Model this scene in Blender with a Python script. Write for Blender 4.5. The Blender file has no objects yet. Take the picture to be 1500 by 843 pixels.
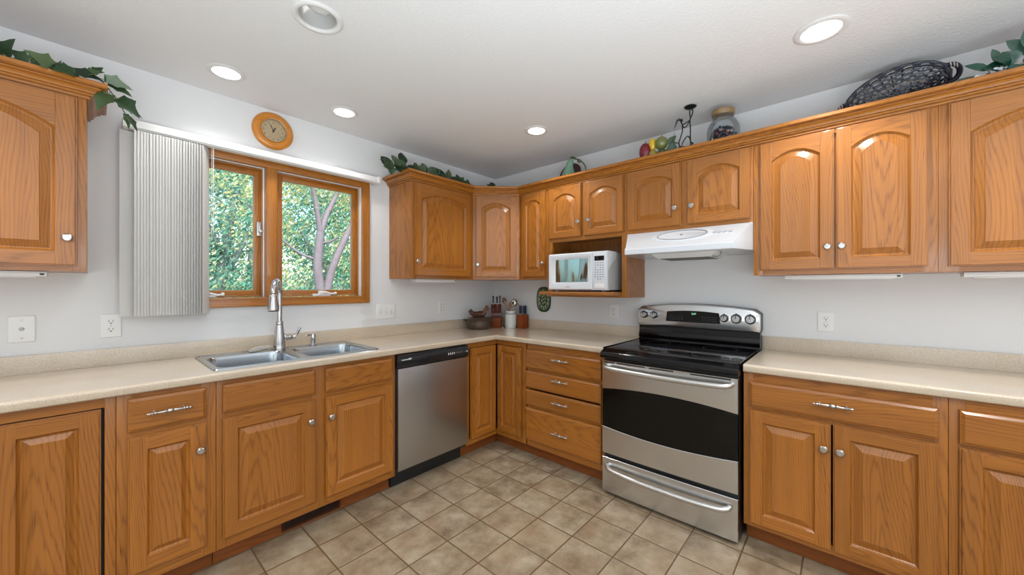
import bpy, bmesh, math, random
from mathutils import Vector, Matrix
S = bpy.context.scene
COL = S.collection
PI = math.pi
random.seed(7)
# ------------------------------------------------------------------ camera, light, exposure
cam = bpy.data.cameras.new('camera'); CAM = bpy.data.objects.new('camera', cam); COL.objects.link(CAM)
cam.sensor_width = 36.0; cam.lens = 545.4 / 1500 * 36; cam.clip_start = 0.02
CAM.location = (-2.815, -2.745, 1.302)
CAM.rotation_euler = (PI / 2, 0, math.radians(41.7 - 90))
S.camera = CAM
S.view_settings.view_transform = 'Standard'; S.view_settings.look = 'None'
S.view_settings.exposure = 0.0; S.view_settings.gamma = 1.0; S.view_settings.use_curve_mapping = False
W = bpy.data.worlds.new('sky'); S.world = W; W.use_nodes = True
nt = W.node_tree; bg = nt.nodes['Background']
sky = nt.nodes.new('ShaderNodeTexSky'); sky.sky_type = 'NISHITA'; sky.sun_disc = False
sky.sun_elevation = math.radians(48); sky.sun_rotation = math.radians(200); sky.dust_density = 2.5
nt.links.new(sky.outputs[0], bg.inputs[0]); bg.inputs[1].default_value = 0.55


def light(name, kind, loc, energy, col=(1, 1, 1), rot=(0, 0, 0), **kw):
    l = bpy.data.lights.new(name, kind); l.energy = energy; l.color = col
    for k, v in kw.items(): setattr(l, k, v)
    o = bpy.data.objects.new(name, l); COL.objects.link(o); o.location = loc; o.rotation_euler = rot
    return o


light('sun', 'SUN', (0, -6, 9), 6.0, (1, .96, .9), (math.radians(42), 0, math.radians(-14)), angle=math.radians(3))
# fill panels added behind the camera, standing in for daylight of unseen open-plan rooms
light('fill_south', 'AREA', (-3.1, -5.3, 1.55), 16, (.93, .97, 1), (PI / 2, 0, 0), shape='RECTANGLE', size=3.0, size_y=1.9)
light('fill_west', 'AREA', (-5.3, -3.0, 1.5), 12, (.90, .96, 1), (PI / 2, 0, -PI / 2), shape='RECTANGLE', size=2.6, size_y=1.9)
light('bounce_fill', 'AREA', (-3.1, -3.5, .95), 124, (.83, .925, 1), (PI, 0, 0), shape='RECTANGLE', size=2.6, size_y=2.6)  # added panel aimed up, brightens the ceiling like a bounced flash
DOWNLIGHT_W = 34
LENS_STRENGTH = 6.0
# unseen spots without fixtures, added to strengthen the light from above
for lx, ly in ((-.70, -4.1), (-2.2, -3.4), (-3.7, -2.2), (-3.8, -.7)):
    light('fill_spot', 'SPOT', (lx, ly, 2.43), 80, (1, .975, .94), spot_size=math.radians(128), spot_blend=.45, shadow_soft_size=.055)

# ------------------------------------------------------------------ materials
def new_mat(name):
    m = bpy.data.materials.new(name); m.use_nodes = True
    return m, m.node_tree, m.node_tree.nodes['Principled BSDF']


def srgb(r, g, b):
    f = lambda c: c / 12.92 if c <= .04045 else ((c + .055) / 1.055) ** 2.4
    return (f(r / 255), f(g / 255), f(b / 255), 1)


def N(t, typ, **kw):
    n = t.nodes.new('ShaderNode' + typ)
    for k, v in kw.items():
        if k.startswith('i_'):
            key = k[2:]
            n.inputs[int(key) if key.isdigit() else key.replace('_', ' ')].default_value = v
        else: setattr(n, k, v)
    return n


def coords(t, rand=0.0, scale=None):
    tc = N(t, 'TexCoord'); v = tc.outputs['Object']
    if rand:
        oi = N(t, 'ObjectInfo'); mul = N(t, 'VectorMath', operation='SCALE'); cx = N(t, 'CombineXYZ')
        for i in range(3): t.links.new(oi.outputs['Random'], cx.inputs[i])
        t.links.new(cx.outputs[0], mul.inputs[0]); mul.inputs['Scale'].default_value = rand
        add = N(t, 'VectorMath', operation='ADD'); t.links.new(v, add.inputs[0]); t.links.new(mul.outputs[0], add.inputs[1]); v = add.outputs[0]
    if scale:
        mp = N(t, 'Mapping'); mp.inputs['Scale'].default_value = scale; t.links.new(v, mp.inputs[0]); v = mp.outputs[0]
    return v


def plain(name, col, rough=.5, metal=0.0, noise=0.0, nscale=30, bump=0.0, coat=0.0, spec=.5, emit=None, estr=0):
    """A plain paint, plastic, ceramic or metal with a slight procedural mottle."""
    m, t, p = new_mat(name)
    p.inputs['Roughness'].default_value = rough; p.inputs['Metallic'].default_value = metal
    p.inputs['Coat Weight'].default_value = coat; p.inputs['Specular IOR Level'].default_value = spec
    v = coords(t)
    n = N(t, 'TexNoise', i_Scale=nscale, i_Detail=4.0); t.links.new(v, n.inputs['Vector'])
    mx = N(t, 'Mix', data_type='RGBA'); a = tuple(c * (1 - noise) for c in col[:3]) + (1,); b = tuple(min(1, c * (1 + noise)) for c in col[:3]) + (1,)
    mx.inputs[6].default_value = a; mx.inputs[7].default_value = b
    t.links.new(n.outputs[0], mx.inputs[0]); t.links.new(mx.outputs[2], p.inputs['Base Color'])
    if bump:
        bp = N(t, 'Bump', i_Strength=bump, i_Distance=.004); t.links.new(n.outputs[0], bp.inputs['Height']); t.links.new(bp.outputs[0], p.inputs['Normal'])
    if emit:
        p.inputs['Emission Color'].default_value = emit; p.inputs['Emission Strength'].default_value = estr
    return m


def oak(name, light_c, dark_c, horiz=False, rough=.36, ring=150.0, coat=.45):
    m, t, p = new_mat(name)
    v0 = coords(t, rand=9.0)
    if horiz:
        mp = N(t, 'Mapping'); mp.inputs['Rotation'].default_value = (0, PI / 2, 0); t.links.new(v0, mp.inputs[0]); v0 = mp.outputs[0]
    def noise(scale, sc, det=3.0):
        mp = N(t, 'Mapping'); mp.inputs['Scale'].default_value = sc; t.links.new(v0, mp.inputs[0])
        n = N(t, 'TexNoise', i_Scale=scale, i_Detail=det); t.links.new(mp.outputs[0], n.inputs['Vector']); return n.outputs[0]
    sep = N(t, 'SeparateXYZ'); t.links.new(v0, sep.inputs[0])
    def M(op, a, b):
        n = N(t, 'Math', operation=op)
        for i, q in enumerate((a, b)):
            if isinstance(q, (int, float)): n.inputs[i].default_value = q
            elif q is not None: t.links.new(q, n.inputs[i])
        return n.outputs[0]
    warp = noise(1.0, (3, 3, .7), 2.0); warp2 = noise(1.0, (34, 34, 2.2), 3.0)
    # distance from a leaning log axis: nested cathedral figures on flat-sawn boards
    fx = M('SUBTRACT', M('FRACT', M('MULTIPLY', sep.outputs[0], 2.1), None), .5)
    xx = M('ADD', M('MULTIPLY', fx, .42), M('MULTIPLY', M('SUBTRACT', warp, .5), .22))
    fz = M('PINGPONG', M('ADD', M('MULTIPLY', sep.outputs[2], .042), M('MULTIPLY', M('SUBTRACT', warp2, .5), .016)), .22)
    r = M('SQRT', M('ADD', M('MULTIPLY', xx, xx), M('MULTIPLY', fz, fz)), None)
    rings = M('SINE', M('MULTIPLY', r, ring * 6.5), None)
    rings = M('POWER', M('MULTIPLY', M('ADD', rings, 1.0), .5), 4.0)
    pores = noise(1.0, (430, 430, 6), 2.0)
    pores = M('MULTIPLY', M('MAXIMUM', M('SUBTRACT', pores, .50), 0.0), 2.4)
    broad = noise(1.0, (40, 40, .9), 3.0)
    f = M('ADD', M('ADD', M('MULTIPLY', rings, .30), M('MULTIPLY', pores, M('ADD', M('MULTIPLY', rings, .7), .25))), M('MULTIPLY', M('SUBTRACT', broad, .38), .7))
    mx = N(t, 'Mix', data_type='RGBA'); mx.clamp_factor = True
    mx.inputs[6].default_value = light_c; mx.inputs[7].default_value = dark_c
    t.links.new(f, mx.inputs[0])
    oi = N(t, 'ObjectInfo'); hs = N(t, 'HueSaturation')
    val = M('ADD', M('MULTIPLY', oi.outputs['Random'], .14), .93)
    t.links.new(val, hs.inputs['Value']); t.links.new(mx.outputs[2], hs.inputs['Color'])
    t.links.new(hs.outputs[0], p.inputs['Base Color'])
    p.inputs['Roughness'].default_value = rough; p.inputs['Specular IOR Level'].default_value = .35; p.inputs['Coat Weight'].default_value = coat; p.inputs['Coat IOR'].default_value = 1.6; p.inputs['Coat Roughness'].default_value = .20
    bp = N(t, 'Bump', i_Strength=.12, i_Distance=.002, invert=True); t.links.new(pores, bp.inputs['Height']); t.links.new(bp.outputs[0], p.inputs['Normal'])
    return m


OAK_L, OAK_D = srgb(166, 103, 35), srgb(98, 52, 13)
OAKV = oak('oak_upright_grain', OAK_L, OAK_D)
OAKH = oak('oak_level_grain', OAK_L, OAK_D, True)
PINEV = oak('window_wood_upright', srgb(176, 110, 34), srgb(106, 56, 10), rough=.3, coat=.5)
PINEH = oak('window_wood_level', srgb(176, 110, 34), srgb(106, 56, 10), True, rough=.3, coat=.5)
TOEW = oak('toe_kick_wood', srgb(142, 80, 34), srgb(98, 50, 18), True, rough=.4, coat=.1)
CLOCKW = oak('clock_wood', srgb(205, 132, 40), srgb(165, 92, 20), True, rough=.25)
BLOCKR = plain('red_brown_block_wood', srgb(84, 26, 13), .45, noise=.2, nscale=50, spec=.15)
BLOCKO = plain('orange_block_wood', srgb(140, 70, 32), .5, noise=.18, nscale=40, spec=.15)
WALLP = plain('wall_paint', (.74, .745, .75, 1), .75, noise=.012, nscale=60, bump=.06)
WHITE = plain('white_plastic', (.78, .78, .77, 1), .35, noise=.01)
PLATEW = plain('wall_plate_plastic', (.80, .80, .79, 1), .35, noise=.01)
ENAMEL = plain('white_enamel', (.66, .69, .73, 1), .22, noise=.01, coat=.4)
BLACK = plain('black_gloss', (.004, .004, .005, 1), .10, noise=.1, spec=.4)
BLACKP = plain('black_plastic', (.012, .013, .015, 1), .3, noise=.1)
SLOT = plain('dark_slot', (.02, .018, .016, 1), .6, noise=.1)
DARKGAP = plain('dark_interior', (.03, .02, .015, 1), .8, noise=.1)
NICKEL = plain('satin_nickel', (.50, .485, .46, 1), .3, 1.0, noise=.04)
CHROME = plain('brushed_nickel', (.56, .56, .56, 1), .25, 1.0, noise=.05)
GREYM = plain('grey_metal', (.35, .35, .35, 1), .4, .8, noise=.05)
VANE = plain('blind_vane', (.63, .62, .60, 1), .55, noise=.01, nscale=20)
BRASS = plain('clock_bezel', (.75, .66, .5, 1), .22, 1.0, noise=.04)


def stainless(name, axis='z', base=.56, rough=.27):
    m, t, p = new_mat(name)
    sc = {'x': (2, 400, 400), 'y': (400, 2, 400), 'z': (400, 400, 2)}[axis]
    n = N(t, 'TexNoise', i_Scale=1.0, i_Detail=2.0); t.links.new(coords(t, scale=sc), n.inputs['Vector'])
    r = N(t, 'MapRange', i_3=rough - .03, i_4=rough + .05); t.links.new(n.outputs[0], r.inputs[0]); t.links.new(r.outputs[0], p.inputs['Roughness'])
    p.inputs['Base Color'].default_value = (base * .975, base * .99, base, 1); p.inputs['Metallic'].default_value = 1.0
    bp = N(t, 'Bump', i_Strength=.004, i_Distance=.001); t.links.new(n.outputs[0], bp.inputs['Height']); t.links.new(bp.outputs[0], p.inputs['Normal'])
    return m


STEELX = stainless('stainless_level_brush', 'x', .62, .22)
STEELZ = stainless('stainless_upright_brush', 'z', .50, .30)
SINKS = stainless('sink_steel', 'x', .50, .17)
SINKS.node_tree.nodes['Principled BSDF'].inputs['Base Color'].default_value = (.44, .485, .52, 1)


def ceiling_mat():
    m, t, p = new_mat('knockdown_ceiling'); p.inputs['Base Color'].default_value = (.76, .765, .77, 1); p.inputs['Roughness'].default_value = .85
    n = N(t, 'TexNoise', i_Scale=75.0, i_Detail=3.0); t.links.new(coords(t), n.inputs['Vector'])
    bp = N(t, 'Bump', i_Strength=.22, i_Distance=.010); t.links.new(n.outputs[0], bp.inputs['Height']); t.links.new(bp.outputs[0], p.inputs['Normal'])
    return m


def tile_mat():
    m, t, p = new_mat('floor_tile')
    tc = N(t, 'TexCoord'); mp = N(t, 'Mapping'); mp.inputs['Location'].default_value = (.694 + .2286 * 20, .770 + .2286 * 30, 0)
    t.links.new(tc.outputs['Object'], mp.inputs[0])
    b = N(t, 'TexBrick', offset=0.0, squash=1.0); b.inputs['Scale'].default_value = 1.0
    b.inputs['Brick Width'].default_value = .2286; b.inputs['Row Height'].default_value = .2286; b.inputs['Mortar Size'].default_value = .0040
    b.inputs['Mortar Smooth'].default_value = .25; b.inputs['Bias'].default_value = 0
    b.inputs['Color1'].default_value = (0, 0, 0, 1); b.inputs['Color2'].default_value = (1, 1, 1, 1); b.inputs['Mortar'].default_value = (.5, .5, .5, 1)
    t.links.new(mp.outputs[0], b.inputs['Vector'])
    # per-tile shift of the clouding so that no pattern runs on across the grout
    sc = N(t, 'VectorMath', operation='SCALE'); sc.inputs['Scale'].default_value = 7.0; t.links.new(b.outputs['Color'], sc.inputs[0])
    ad = N(t, 'VectorMath', operation='ADD'); t.links.new(tc.outputs['Object'], ad.inputs[0]); t.links.new(sc.outputs[0], ad.inputs[1])
    n1 = N(t, 'TexNoise', i_Scale=8.0, i_Detail=6.0, i_Roughness=.62); t.links.new(ad.outputs[0], n1.inputs['Vector'])
    n2 = N(t, 'TexNoise', i_Scale=3.2, i_Detail=3.0); t.links.new(ad.outputs[0], n2.inputs['Vector'])
    n3 = N(t, 'TexNoise', i_Scale=90.0, i_Detail=3.0); t.links.new(ad.outputs[0], n3.inputs['Vector'])
    cr = N(t, 'ValToRGB'); e = cr.color_ramp.elements
    e[0].position = .30; e[0].color = srgb(116, 98, 78); e[1].position = .70; e[1].color = srgb(178, 165, 142)
    k = e.new(.5); k.color = srgb(153, 136, 112)
    t.links.new(n1.outputs[0], cr.inputs[0])
    mx = N(t, 'Mix', data_type='RGBA', blend_type='MIX'); mx.inputs[7].default_value = srgb(164, 138, 108)
    mr = N(t, 'MapRange', i_1=.45, i_2=.75, i_3=0.0, i_4=.45); t.links.new(n2.outputs[0], mr.inputs[0]); t.links.new(mr.outputs[0], mx.inputs[0])
    t.links.new(cr.outputs[0], mx.inputs[6])
    sp = N(t, 'Mix', data_type='RGBA', blend_type='MULTIPLY'); sp.inputs[0].default_value = .35
    t.links.new(mx.outputs[2], sp.inputs[6]); t.links.new(n3.outputs[1], sp.inputs[7])
    g = N(t, 'Mix', data_type='RGBA'); g.inputs[7].default_value = srgb(100, 78, 56); t.links.new(sp.outputs[2], g.inputs[6]); t.links.new(b.outputs['Fac'], g.inputs[0])
    t.links.new(g.outputs[2], p.inputs['Base Color']); p.inputs['Roughness'].default_value = .42
    iv = N(t, 'Math', operation='SUBTRACT'); iv.inputs[0].default_value = 1.0; t.links.new(b.outputs['Fac'], iv.inputs[1])
    ma = N(t, 'Math', operation='MULTIPLY_ADD'); ma.inputs[1].default_value = .25; t.links.new(n1.outputs[0], ma.inputs[0]); t.links.new(iv.outputs[0], ma.inputs[2])
    bp = N(t, 'Bump', i_Strength=.5, i_Distance=.0025); t.links.new(ma.outputs[0], bp.inputs['Height']); t.links.new(bp.outputs[0], p.inputs['Normal'])
    return m


def laminate():
    m, t, p = new_mat('beige_laminate'); v = coords(t)
    n = N(t, 'TexNoise', i_Scale=240.0, i_Detail=3.0); t.links.new(v, n.inputs['Vector'])
    n2 = N(t, 'TexNoise', i_Scale=5.0, i_Detail=3.0); t.links.new(v, n2.inputs['Vector'])
    cr = N(t, 'ValToRGB'); e = cr.color_ramp.elements; e[0].position = .35; e[0].color = srgb(188, 171, 147); e[1].position = .65; e[1].color = srgb(211, 197, 177)
    a = N(t, 'Math', operation='MULTIPLY_ADD'); a.inputs[1].default_value = .3; t.links.new(n2.outputs[0], a.inputs[0])
    b = N(t, 'Math', operation='MULTIPLY'); b.inputs[1].default_value = .7; t.links.new(n.outputs[0], b.inputs[0]); t.links.new(b.outputs[0], a.inputs[2])
    t.links.new(a.outputs[0], cr.inputs[0]); t.links.new(cr.outputs[0], p.inputs['Base Color']); p.inputs['Roughness'].default_value = .30; p.inputs['Coat Weight'].default_value = 1.0; p.inputs['Coat Roughness'].default_value = .14
    return m


def glass(name, tint=(1, 1, 1, 1), refl=.35, rough=0.02, body=None, bodyfac=.2):
    """Thin clear glass: straight-through transparency with a Fresnel gloss (and optionally a frosted body)."""
    m = bpy.data.materials.new(name); m.use_nodes = True; t = m.node_tree; t.nodes.clear()
    out = N(t, 'OutputMaterial'); tr = N(t, 'BsdfTransparent'); tr.inputs[0].default_value = tint
    gl = N(t, 'BsdfGlossy'); gl.inputs['Roughness'].default_value = rough
    fr = N(t, 'Fresnel', i_IOR=1.45); ml = N(t, 'Math', operation='MULTIPLY'); ml.inputs[1].default_value = refl; t.links.new(fr.outputs[0], ml.inputs[0])
    a = tr.outputs[0]
    if body:
        d = N(t, 'BsdfDiffuse'); d.inputs[0].default_value = body; m0 = N(t, 'MixShader'); m0.inputs[0].default_value = bodyfac
        t.links.new(a, m0.inputs[1]); t.links.new(d.outputs[0], m0.inputs[2]); a = m0.outputs[0]
    mx = N(t, 'MixShader'); t.links.new(ml.outputs[0], mx.inputs[0]); t.links.new(a, mx.inputs[1]); t.links.new(gl.outputs[0], mx.inputs[2]); t.links.new(mx.outputs[0], out.inputs[0])
    return m


def leafy(name, stops, rough=.5, trans=0.0, spec=.4):
    m, t, p = new_mat(name); g = N(t, 'NewGeometry'); cr = N(t, 'ValToRGB'); e = cr.color_ramp.elements
    while len(e) < len(stops): e.new(.5)
    for i, (pos, c) in enumerate(stops): e[i].position = pos; e[i].color = c
    t.links.new(g.outputs['Random Per Island'], cr.inputs[0])
    n = N(t, 'TexNoise', i_Scale=60.0, i_Detail=2.0); t.links.new(coords(t), n.inputs['Vector'])
    mx = N(t, 'Mix', data_type='RGBA', blend_type='MULTIPLY'); mx.inputs[0].default_value = .3; t.links.new(cr.outputs[0], mx.inputs[6]); t.links.new(n.outputs[1], mx.inputs[7])
    t.links.new(mx.outputs[2], p.inputs['Base Color']); p.inputs['Roughness'].default_value = rough; p.inputs['Specular IOR Level'].default_value = spec
    if trans:
        out = t.nodes['Material Output']; tl = N(t, 'BsdfTranslucent'); t.links.new(mx.outputs[2], tl.inputs[0]); ms = N(t, 'MixShader'); ms.inputs[0].default_value = trans
        t.links.new(p.outputs[0], ms.inputs[1]); t.links.new(tl.outputs[0], ms.inputs[2]); t.links.new(ms.outputs[0], out.inputs[0])
    return m


CEILM, TILE, LAM = ceiling_mat(), tile_mat(), laminate()
PANE = glass('window_glass', (.97, .99, .985, 1), .6)
IVYG = leafy('ivy_leaves', [(0, srgb(28, 52, 30)), (.5, srgb(48, 78, 44)), (.85, srgb(84, 104, 62)), (1, srgb(140, 160, 140))])
STEMG = plain('vine_stem', srgb(96, 92, 60), .6, noise=.2)

# ------------------------------------------------------------------ mesh helpers
def B(): return bmesh.new()


def box(bm, x0, x1, y0, y1, z0, z1, bev=0.0, mi=0, seg=2):
    v = [bm.verts.new((x, y, z)) for x in (min(x0, x1), max(x0, x1)) for y in (min(y0, y1), max(y0, y1)) for z in (min(z0, z1), max(z0, z1))]
    fs = [bm.faces.new([v[i] for i in q]) for q in ((0, 1, 3, 2), (4, 6, 7, 5), (0, 4, 5, 1), (2, 3, 7, 6), (0, 2, 6, 4), (1, 5, 7, 3))]
    for f in fs: f.material_index = mi
    if bev:
        es = list({e for f in fs for e in f.edges})
        r = bmesh.ops.bevel(bm, geom=es, offset=bev, segments=seg, affect='EDGES', profile=.6)
        for f in r['faces']: f.material_index = mi
    return v


def prism(bm, pts, axis, d0, d1, mi=0):
    """Polygon pts extruded along axis ('x': pts=(y,z), 'y': pts=(x,z), 'z': pts=(x,y)) from d0 to d1."""
    def P(a, b, d): return {'x': (d, a, b), 'y': (a, d, b), 'z': (a, b, d)}[axis]
    A = [bm.verts.new(P(a, b, d0)) for a, b in pts]; Bv = [bm.verts.new(P(a, b, d1)) for a, b in pts]
    fs = [bm.faces.new(A), bm.faces.new(Bv[::-1])]
    n = len(pts)
    for i in range(n): fs.append(bm.faces.new((A[i], Bv[i], Bv[(i + 1) % n], A[(i + 1) % n])))
    for f in fs: f.material_index = mi
    return A + Bv


def loft(bm, loops, mi=0, cap0=False, cap1=False, closed=True):
    L = [[bm.verts.new(p) for p in lp] for lp in loops]; n = len(loops[0])
    for a, b in zip(L, L[1:]):
        for i in range(n if closed else n - 1):
            j = (i + 1) % n
            try:
                f = bm.faces.new((a[i], a[j], b[j], b[i])); f.material_index = mi
            except ValueError: pass
    if cap0: bm.faces.new(L[0][::-1]).material_index = mi
    if cap1: bm.faces.new(L[-1]).material_index = mi
    return [v for l in L for v in l]


def lathe(bm, prof, c=(0, 0, 0), axis='z', seg=24, mi=0, sx=1.0, sy=1.0, ring=False):
    """prof: (radius, height) along the axis; axis may be 'x','y','z' or '-x','-y'."""
    c = Vector(c); loops = []
    for r, h in prof:
        r = max(r, 1e-5); lp = []
        for k in range(seg):
            a = 2 * PI * k / seg; u, w = r * math.cos(a) * sx, r * math.sin(a) * sy
            lp.append(c + Vector({'z': (u, w, h), 'y': (u, h, w), '-y': (u, -h, w), 'x': (h, u, w), '-x': (-h, u, w)}[axis]))
        loops.append(lp)
    if ring: loops.append(loops[0])
    vs = loft(bm, loops, mi, not ring, not ring)
    if ring: bmesh.ops.remove_doubles(bm, verts=vs, dist=1e-7)
    return vs


def tube(bm, pts, r, seg=8, mi=0, closed=False, caps=True):
    pts = [Vector(p) for p in pts]; n = len(pts); rr = r if isinstance(r, (list, tuple)) else [r] * n
    loops = []; up = None
    for i, p in enumerate(pts):
        a = pts[(i - 1) % n] if (closed or i) else p; b = pts[(i + 1) % n] if (closed or i < n - 1) else p
        d = (b - a).normalized()
        if up is None:
            up = Vector((0, 0, 1)) if abs(d.z) < .9 else Vector((1, 0, 0))
        s = d.cross(up).normalized(); up = s.cross(d).normalized()
        loops.append([p + (s * math.cos(t) + up * math.sin(t)) * rr[i] for t in (2 * PI * k / seg for k in range(seg))])
    if closed: loops.append(loops[0])
    return loft(bm, loops, mi, caps and not closed, caps and not closed)


def ball(bm, c, r, seg=16, mi=0, rings=10):
    rx, ry, rz = (r, r, r) if isinstance(r, (int, float)) else r
    c = Vector(c); loops = []
    for i in range(rings + 1):
        t = PI * i / rings; s = max(math.sin(t), 1e-4)
        loops.append([c + Vector((rx * s * math.cos(a), ry * s * math.sin(a), -rz * math.cos(t))) for a in (2 * PI * k / seg for k in range(seg))])
    return loft(bm, loops, mi, True, True)


def smooth_path(pts, k=6):
    """Catmull-Rom through pts."""
    p = [Vector(q) for q in pts]; p = [p[0] * 2 - p[1]] + p + [p[-1] * 2 - p[-2]]; out = []
    for i in range(1, len(p) - 2):
        for j in range(k):
            t = j / k; a, b, c, d = p[i - 1:i + 3]
            out.append(.5 * ((2 * b) + (c - a) * t + (2 * a - 5 * b + 4 * c - d) * t * t + (3 * b - a - 3 * c + d) * t ** 3))
    out.append(p[-2]); return out


def sweep(bm, path, prof, mi=0, closedprof=True):
    """Profile (out, z) swept along a level path [(x,y)], out = to the right of travel, mitred."""
    P = [Vector(q) for q in path]; n = len(P); loops = []
    for i in range(n):
        d0 = (P[i] - P[i - 1]).normalized() if i else None; d1 = (P[i + 1] - P[i]).normalized() if i < n - 1 else None
        n0 = Vector((d0.y, -d0.x)) if d0 else None; n1 = Vector((d1.y, -d1.x)) if d1 else None
        m = n0 if n1 is None else n1 if n0 is None else (n0 + n1) / (1 + n0.dot(n1))
        loops.append([(P[i].x + m.x * o, P[i].y + m.y * o, z) for o, z in prof])
    return loft(bm, loops, mi, closedprof, closedprof, closedprof)


def rrect(x0, x1, y0, y1, r, k=5):
    out = []
    for cx, cy, a0 in ((x1 - r, y1 - r, 0), (x0 + r, y1 - r, 90), (x0 + r, y0 + r, 180), (x1 - r, y0 + r, 270)):
        for i in range(k + 1):
            a = math.radians(a0 + 90 * i / k); out.append((cx + r * math.cos(a), cy + r * math.sin(a)))
    return out


# ------------------------------------------------------------------ object helpers
OFF = {}


def obj(name, bm, mats, parent=None, label=None, smooth=38):
    """Link bm as ONE mesh object; inside a thing the mesh is moved into the thing's own frame."""
    top = parent
    while top is not None and top.parent is not None: top = top.parent
    if top is not None and top.name in OFF: bmesh.ops.translate(bm, verts=bm.verts, vec=-OFF[top.name])
    bmesh.ops.recalc_face_normals(bm, faces=bm.faces)
    me = bpy.data.meshes.new(name); bm.to_mesh(me); bm.free()
    for m in (mats if isinstance(mats, (list, tuple)) else [mats]): me.materials.append(m)
    if smooth:
        me.shade_smooth(); me.set_sharp_from_angle(angle=math.radians(smooth))
    o = bpy.data.objects.new(name, me); COL.objects.link(o)
    if parent: o.parent = parent
    if label: o['label'] = label
    return o


def tag(o, label, cat, group=None, kind=None):
    o['label'] = label; o['category'] = cat
    if group: o['group'] = group
    if kind: o['kind'] = kind
    return o


def thing(name, label, cat, c=(0, 0, 0), rot=0.0, group=None):
    """Empty at the thing's base; c is given in the frame its parts are modelled in (turned by rot about the room corner)."""
    o = bpy.data.objects.new(name, None); COL.objects.link(o); o.empty_display_size = .1
    c = Vector(c); o.location = Matrix.Rotation(rot, 3, 'Z') @ c; o.rotation_euler = (0, 0, rot)
    OFF[o.name] = c
    return tag(o, label, cat, group)


def solo(name, bm, mats, label, cat, group=None, kind=None, smooth=38):
    """A thing that is one mesh: origin at the middle of its base."""
    xs = [v.co for v in bm.verts]
    c = Vector(((min(v.x for v in xs) + max(v.x for v in xs)) / 2, (min(v.y for v in xs) + max(v.y for v in xs)) / 2, min(v.z for v in xs)))
    bmesh.ops.translate(bm, verts=bm.verts, vec=-c)
    o = obj(name, bm, mats, smooth=smooth); o.location = c
    return tag(o, label, cat, group, kind)


def struct(name, bm, mats, parent=None, smooth=38):
    o = obj(name, bm, mats, parent, smooth=smooth)
    if parent is None: o['kind'] = 'structure'
    return o


def text(body, size, loc, rot, mat, name, parent, depth=.0006, align='CENTER'):
    cu = bpy.data.curves.new(name, 'FONT'); cu.body = body; cu.size = size; cu.extrude = depth; cu.align_x = align; cu.align_y = 'CENTER'
    t = bpy.data.objects.new(name, cu); me = bpy.data.meshes.new_from_object(t); bpy.data.objects.remove(t)
    bm = B(); bm.from_mesh(me); bpy.data.meshes.remove(me)
    bmesh.ops.transform(bm, matrix=Matrix.Translation(loc) @ rot, verts=bm.verts)
    return obj(name, bm, mat, parent, smooth=0)


FACE = Matrix.Rotation(PI / 2, 4, 'X')          # text lying in the x-z plane, read from -y
LW, RW, DW = 0.0, -PI / 2, -PI / 4              # frames: window wall, range wall, diagonal corner (local x = along, y = depth)
# ------------------------------------------------------------------ the room
ZC = 2.442
X0, Y0 = -5.6, -5.6
bm = B(); box(bm, X0, 0, Y0, 0, -.08, 0); struct('floor', bm, TILE)
CANX, CANY = -2.187, -1.088                         # open recess of the unlit can light
bm = B(); ce = []
for pts in ([(X0 - .12, Y0 - .12), (.12, Y0 - .12), (.12, .12), (X0 - .12, .12)], [(CANX + .0765 * math.cos(2 * PI * i / 48), CANY + .0765 * math.sin(2 * PI * i / 48)) for i in range(48)]):
    vs = [bm.verts.new((a, b, ZC)) for a, b in pts]; ce += [bm.edges.new((vs[i], vs[(i + 1) % len(vs)])) for i in range(len(vs))]
bmesh.ops.triangle_fill(bm, edges=ce, use_beauty=True)
ex = bmesh.ops.extrude_face_region(bm, geom=bm.faces[:]); bmesh.ops.translate(bm, verts=[v for v in ex['geom'] if isinstance(v, bmesh.types.BMVert)], vec=(0, 0, .16))
struct('ceiling', bm, CEILM)
WX0, WX1, WZ0, WZ1 = -2.690, -1.426, 1.206, 2.098   # window opening
bm = B()
box(bm, X0, WX0, 0, .12, -.08, ZC); box(bm, WX1, .12, 0, .12, -.08, ZC); box(bm, WX0, WX1, 0, .12, -.08, WZ0); box(bm, WX0, WX1, 0, .12, WZ1, ZC)
bmesh.ops.remove_doubles(bm, verts=bm.verts, dist=1e-5); struct('wall_left', bm, WALLP, smooth=0)
bm = B(); box(bm, 0, .12, Y0, 0, -.08, ZC); struct('wall_right', bm, WALLP)
bm = B(); box(bm, X0, 0, Y0 - .12, Y0, -.08, ZC); struct('wall_back', bm, WALLP)
bm = B(); box(bm, X0 - .12, X0, Y0 - .12, .12, -.08, ZC); struct('wall_side', bm, WALLP)

# window_1: cased double casement
def frame_rect(bm, x0, x1, z0, z1, w, y0, y1, bev=.002):
    """Four boards: uprights full height (mat 0), level boards between (mat 1)."""
    box(bm, x0, x0 + w, y0, y1, z0, z1, bev, 0); box(bm, x1 - w, x1, y0, y1, z0, z1, bev, 0)
    box(bm, x0 + w, x1 - w, y0, y1, z0, z0 + w, bev, 1); box(bm, x0 + w, x1 - w, y0, y1, z1 - w, z1, bev, 1)


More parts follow.
